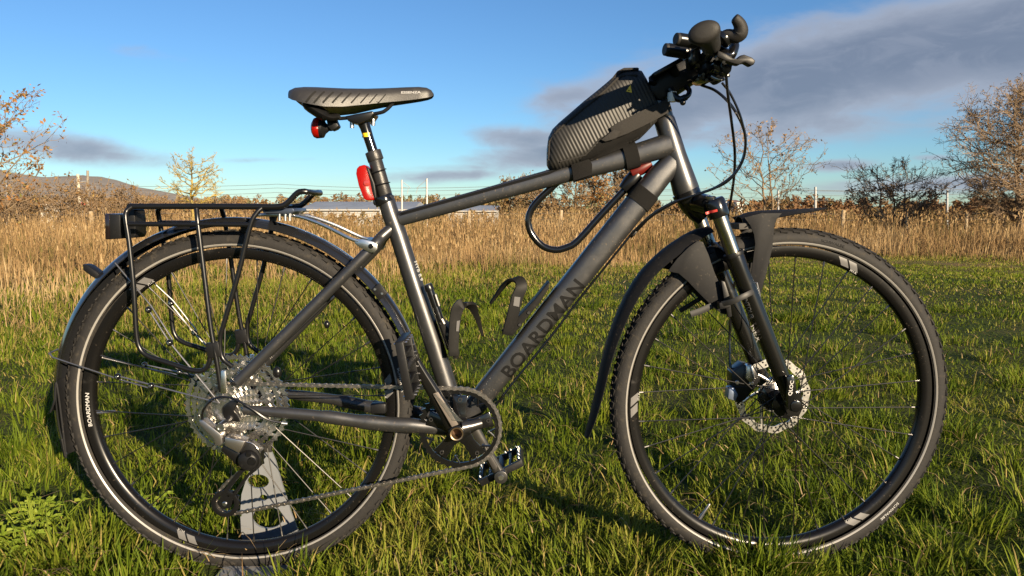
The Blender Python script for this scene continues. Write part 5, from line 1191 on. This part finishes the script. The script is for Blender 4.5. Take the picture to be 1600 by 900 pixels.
# small wood seen under the top tube
wd = [(800, 46, 3.0, 0, 'bare tree at the left of the wood under the top tube'), (835, 48, 3.3, 0, 'bare tree inside the lock shackle'), (868, 45, 3.9, 0, 'tall bare tree behind the lock shackle'), (898, 47, 4.2, 0, 'bare tree left of the orange-leaved tree'), (925, 43, 3.9, 1, 'orange-leaved tree in the wood behind the down tube'), (958, 46, 4.6, 0, 'tallest bare tree right of the orange-leaved tree'), (985, 50, 4.2, 0, 'bare tree behind the down tube strap')]
for i, (px, d, hh, lf, lab) in enumerate(wd):
    make_tree('wood_tree', lab, 'tree', gbase(px, d), hh*.66+.45, BARK, ORANGE if lf else SHRUB, 90+i, 'trees of the small wood', levels=3, spread=.55, r0=.07, leaves=1500 if lf else 700, leaf_sz=.09, n_child=(11, 7, 5), clear=.12, up=.35, lenf=.5, min_r=.014)
# distant woodland belts: one mass of crowns each
def belt(name, label, px0, px1, dist, tops, n, sz, cols, seed):
    rg = np.random.default_rng(seed); m = leaf_mat(name+'_leaf', cols, .8, .2); nc = int((px1-px0)/5); C = []
    for k in range(nc):
        px = rg.uniform(px0, px1); d = dist*rg.uniform(.92, 1.15); top = Q(px, np.interp(px, [q[0] for q in tops], [q[1] for q in tops])+rg.uniform(-3, 7), d); g_ = float(gz(top.x, top.y)); C.append((top.x, top.y, g_, max(.6, top.z-g_), rg.random()))
    C = np.array(C); i = rg.integers(0, nc, n); hh = C[i, 3]; u = rg.random(n)**.8; rad = hh*.32*np.sqrt(np.maximum(.05, 1-(2*u-.9)**2)); a = rg.random(n)*6.28; q = np.sqrt(rg.random(n))
    c = np.stack([C[i, 0]+rad*q*np.cos(a), C[i, 1]+rad*q*np.sin(a), C[i, 2]+hh*(.05+.95*u)*rg.uniform(.85, 1, n)], 1)
    A = rg.normal(0, 1, (n, 3)); A /= np.linalg.norm(A, axis=1)[:, None]; B = np.cross(A, rg.normal(0, 1, (n, 3))); B /= np.linalg.norm(B, axis=1)[:, None]; s = (sz*rg.uniform(.4, 1.3, n))[:, None]
    V = np.stack([c-A*s, c+B*s*.4, c+A*s, c-B*s*.4], 1).reshape(-1, 3)
    o = np_mesh(name, V, np.arange(n)[:, None]*4+np.arange(4)[None], [], m, np.repeat(np.clip(C[i, 4]*.8+rg.normal(.1, .1, n), 0, 1), 4), None, False); tag(o, label, 'woodland', kind='stuff')
cw = [(.14, .085, .04), (.21, .125, .055), (.24, .16, .07), (.09, .11, .05)]
belt('distant_woodland', 'far russet woodland belt on the horizon left of centre', -350, 1010, 170, [(-350, 304), (300, 306), (420, 304), (560, 301), (620, 305), (720, 303), (800, 305), (1010, 304)], 50000, .42, cw, 1)
belt('railway_scrub', 'brown scrub along the railway on the right', 1010, 2000, 75, [(1010, 312), (1150, 308), (1250, 305), (1330, 308), (1450, 309), (1650, 307), (2000, 307)], 40000, .25, [(.11, .06, .03), (.17, .09, .042), (.21, .125, .055), (.13, .10, .04)], 2)
belt('hedge_bottom', 'tangled low hedge growth behind the field fence', -300, 1900, 31, [(-300, 320), (0, 318), (250, 320), (420, 329), (700, 331), (800, 324), (1000, 324), (1100, 327), (1900, 324)], 45000, .075, [(.11, .07, .03), (.18, .11, .048), (.25, .165, .07), (.14, .11, .04)], 3)

# ================================================================== fence, poles, buildings
WOOD = mat('weathered_wood', (.34, .27, .18), .9, 0, .1, noise=(20, (.22, .17, .11), .4, .7), bump=(60, .5, .01))
FD = 22.5
for px, wpx, top, lab in ((142, 6.5, 330, 'squat pale fence post below the grey pole'), (733, 6, 329, 'dark weathered fence post under the top tube middle'), (877, 6, 328, 'leaning pale fence post inside the lock shackle'), (1318, 6, 328, 'fence post just right of the mudguard beak tip'), (1418, 4.5, 331, 'thin fence post below the bare spreading bush'), (1511, 4.5, 331, 'fence post below the large hawthorn')):
    a = Q(px, top, FD); g_ = float(gz(a.x, a.y)); m = MB(); w_ = wpx/FPX*FD/2; ln = .05 if px == 877 else .01
    m.tube([Vector((a.x-ln, a.y, g_-.1)), Vector((a.x, a.y, a.z-.03)), Vector((a.x, a.y, a.z))], [w_, w_*.97, w_*.8], 9)
    tag(m.build('fence_post', WOOD, None, smooth=40), lab, 'post', 'posts of the field fence')
WIRE = mat('fence_wire', (.10, .095, .09), .7, .3)
for zz, lab in ((.37, 'lower strained wire of the field fence'), (.55, 'upper strained wire of the field fence')):
    m = MB(); m.tube([(xx, FD-CD+.09, zz-.42+.42+.02*math.sin(xx)-.42+.38) for xx in np.linspace(-26, 26, 60)], .0045, 5); tag(m.build('fence_wire', WIRE), lab, 'wire', 'wires of the field fence')
CONC = mat('pole_concrete', (.48, .43, .33), .8, 0, .2, noise=(3, (.38, .34, .26), .4, .7)); GPOLE = mat('pole_grey', (.24, .21, .17), .8, 0, .2, noise=(4, (.17, .15, .12), .4, .7)); GALV = mat('galvanised', (.36, .36, .35), .5, .5)
def pole(px, top, dist, w_, mt, lab, arms=(), name='utility_pole', cat='pole', group=None, bx=None):
    a = Q(px, top, dist); b = Q(px if bx is None else bx, 330, dist); g_ = float(gz(a.x, a.y)); t = thing(name, lab, cat, (b.x, a.y, g_), group)
    d = (a-b)*(1/(a.z-b.z)); m = MB(); m.tube([a+d*(g_-.2-a.z), a], [w_*1.12, w_], 10); m.build('mast', mt, t)
    for pl, r in arms: m = MB(); m.tube([Q(q[0], q[1], dist) for q in pl], r, 6); m.build('bracket_arm', GALV, t)
    return t
pole(121.5, 272, 45, .078, CONC, 'short pale concrete pole left of the hill crest', [([(122, 287), (133, 283)], .03)], bx=125)
pole(137, 266.5, 45, .072, GPOLE, 'taller grey wooden pole right of the pale one', [([(127, 284), (136, 283)], .03)])
for px, top, w_, ar, lab in ((628, 281, .075, [([(628, 293), (641, 294)], .03), ([(629, 284), (641, 293)], .02), ([(638, 294), (636, 303)], .02)], 'left overhead line mast below the seat post'), (667, 279, .085, [([(667, 293), (650, 294)], .03), ([(666, 281), (651, 294)], .02), ([(653, 294), (650, 302)], .02)], 'right overhead line mast above the top tube'), (1216, 297, .075, [], 'overhead line mast between the twin stems and the beak'), (1274, 292, .09, [], 'galvanised mast right of the twin-stemmed tree'), (1480, 297, .08, [], 'galvanised mast left of the large hawthorn'), (11, 289, .06, [], 'thin mast behind the orange-leaved tree'), (594, 296, .05, [], 'thin mast just left of the red oblong light')):
    pole(px, top, 60, w_, GALV, lab, ar, 'railway_mast', 'mast', 'railway overhead line masts')
for (ya, yb, dist, lab) in ((293, 295, 62, 'upper contact wire above the railway'), (300, 302, 62, 'middle railway wire running behind the bare trees'), (283, 297, 58, 'utility wire falling to the right from the grey pole'), (308, 309, 60, 'lowest railway wire just above the scrub line')):
    a, b = Q(-300, ya, dist), Q(1900, yb, dist); m = MB(); m.tube([a.lerp(b, t)+Vector((0, 0, -.5*(1-(2*((t*6) % 1)-1)**2)*.5)) for t in np.linspace(0, 1, 73)], .014, 5); tag(m.build('overhead_wire', WIRE), lab, 'wire', 'overhead wires')
ROOF = mat('sheet_roof', (.26, .28, .31), .6, .1, noise=(.4, (.22, .24, .27), .4, .6)); PALE = mat('pale_cladding', (.33, .32, .30), .7)
WIN = mat('dark_window', (.03, .035, .04), .15)
def shed(px0, px1, y_ridge, y_eave, dist, lab, roofm, wallm, deep=22, name='warehouse', cat='building', win=0):
    a, b = Q(px0, y_eave, dist), Q(px1, y_eave, dist); r = Q(px0, y_ridge, dist+deep/2); g_ = float(gz(a.x, a.y)); t = thing(name, lab, cat, ((a.x+b.x)/2, a.y, g_))
    m = MB(); m.box(((a.x+b.x)/2, a.y+deep/2, (g_+a.z)/2), (b.x-a.x, deep, a.z-g_)); m.build('wall', wallm, t)
    m = MB(); e = deep*.02; m.loft([[Vector((x, a.y-e, a.z+.02)), Vector((x, a.y+deep/2, r.z)), Vector((x, a.y+deep+e, a.z+.02))] for x in (a.x-e, b.x+e)]); m.build('roof', roofm, t)
    m = MB(); m.box(((a.x+b.x)/2, a.y-e-.05, a.z), (b.x-a.x+2*e, .12, (b.x-a.x)*.006+.12)); m.build('fascia', wallm, t)
    for k in range(win):
        x = a.x+(b.x-a.x)*(k+.5)/win; m = MB(); m.box((x, a.y-.02, g_+(a.z-g_)*.5), ((b.x-a.x)/win*.4, .06, (a.z-g_)*.35)); m.build('window', WIN, t)
shed(470, 640, 315, 328, 118, 'long grey-roofed warehouse behind the rack and seat post', ROOF, PALE)
shed(700, 775, 321, 330, 112, 'grey-roofed shed under the top tube', ROOF, PALE)
shed(62, 99, 316, 320, 60, 'long low white shed behind the left shrubs', PALE, mat('white_wall', (.7, .67, .6), .7), 4, 'shed')
shed(1128, 1140, 311, 316, 95, 'small white house left of the beak', mat('tile_roof', (.2, .12, .09), .8), mat('white_wall'), 7, 'house', 'house', 2)
shed(1152, 1161, 312, 317, 92, 'second small white house by the beak', mat('tile_roof'), mat('white_wall'), 7, 'house', 'house', 2)
t = thing('road_sign', 'red and white sign board at the foot of the poles', 'sign', gbase(131, 55)); a, b = Q(124, 316, 55), Q(135, 329, 55)
m = MB(); m.box((a+b)/2, (b.x-a.x, .05, a.z-b.z)); m.build('panel', mat('sign_red', (.45, .05, .04), .5), t)
m = MB(); c = (a+b)/2; m.box(c+Vector((-.05, -.035, -.06)), ((b.x-a.x)*.6, .02, (a.z-b.z)*.45)); m.build('white_band', mat('white_wall'), t)
m = MB(); m.tube([Vector((c.x, c.y+.06, float(gz(c.x, c.y)))), Vector((c.x, c.y+.06, c.z))], .04, 8); m.build('sign_leg', GALV, t)
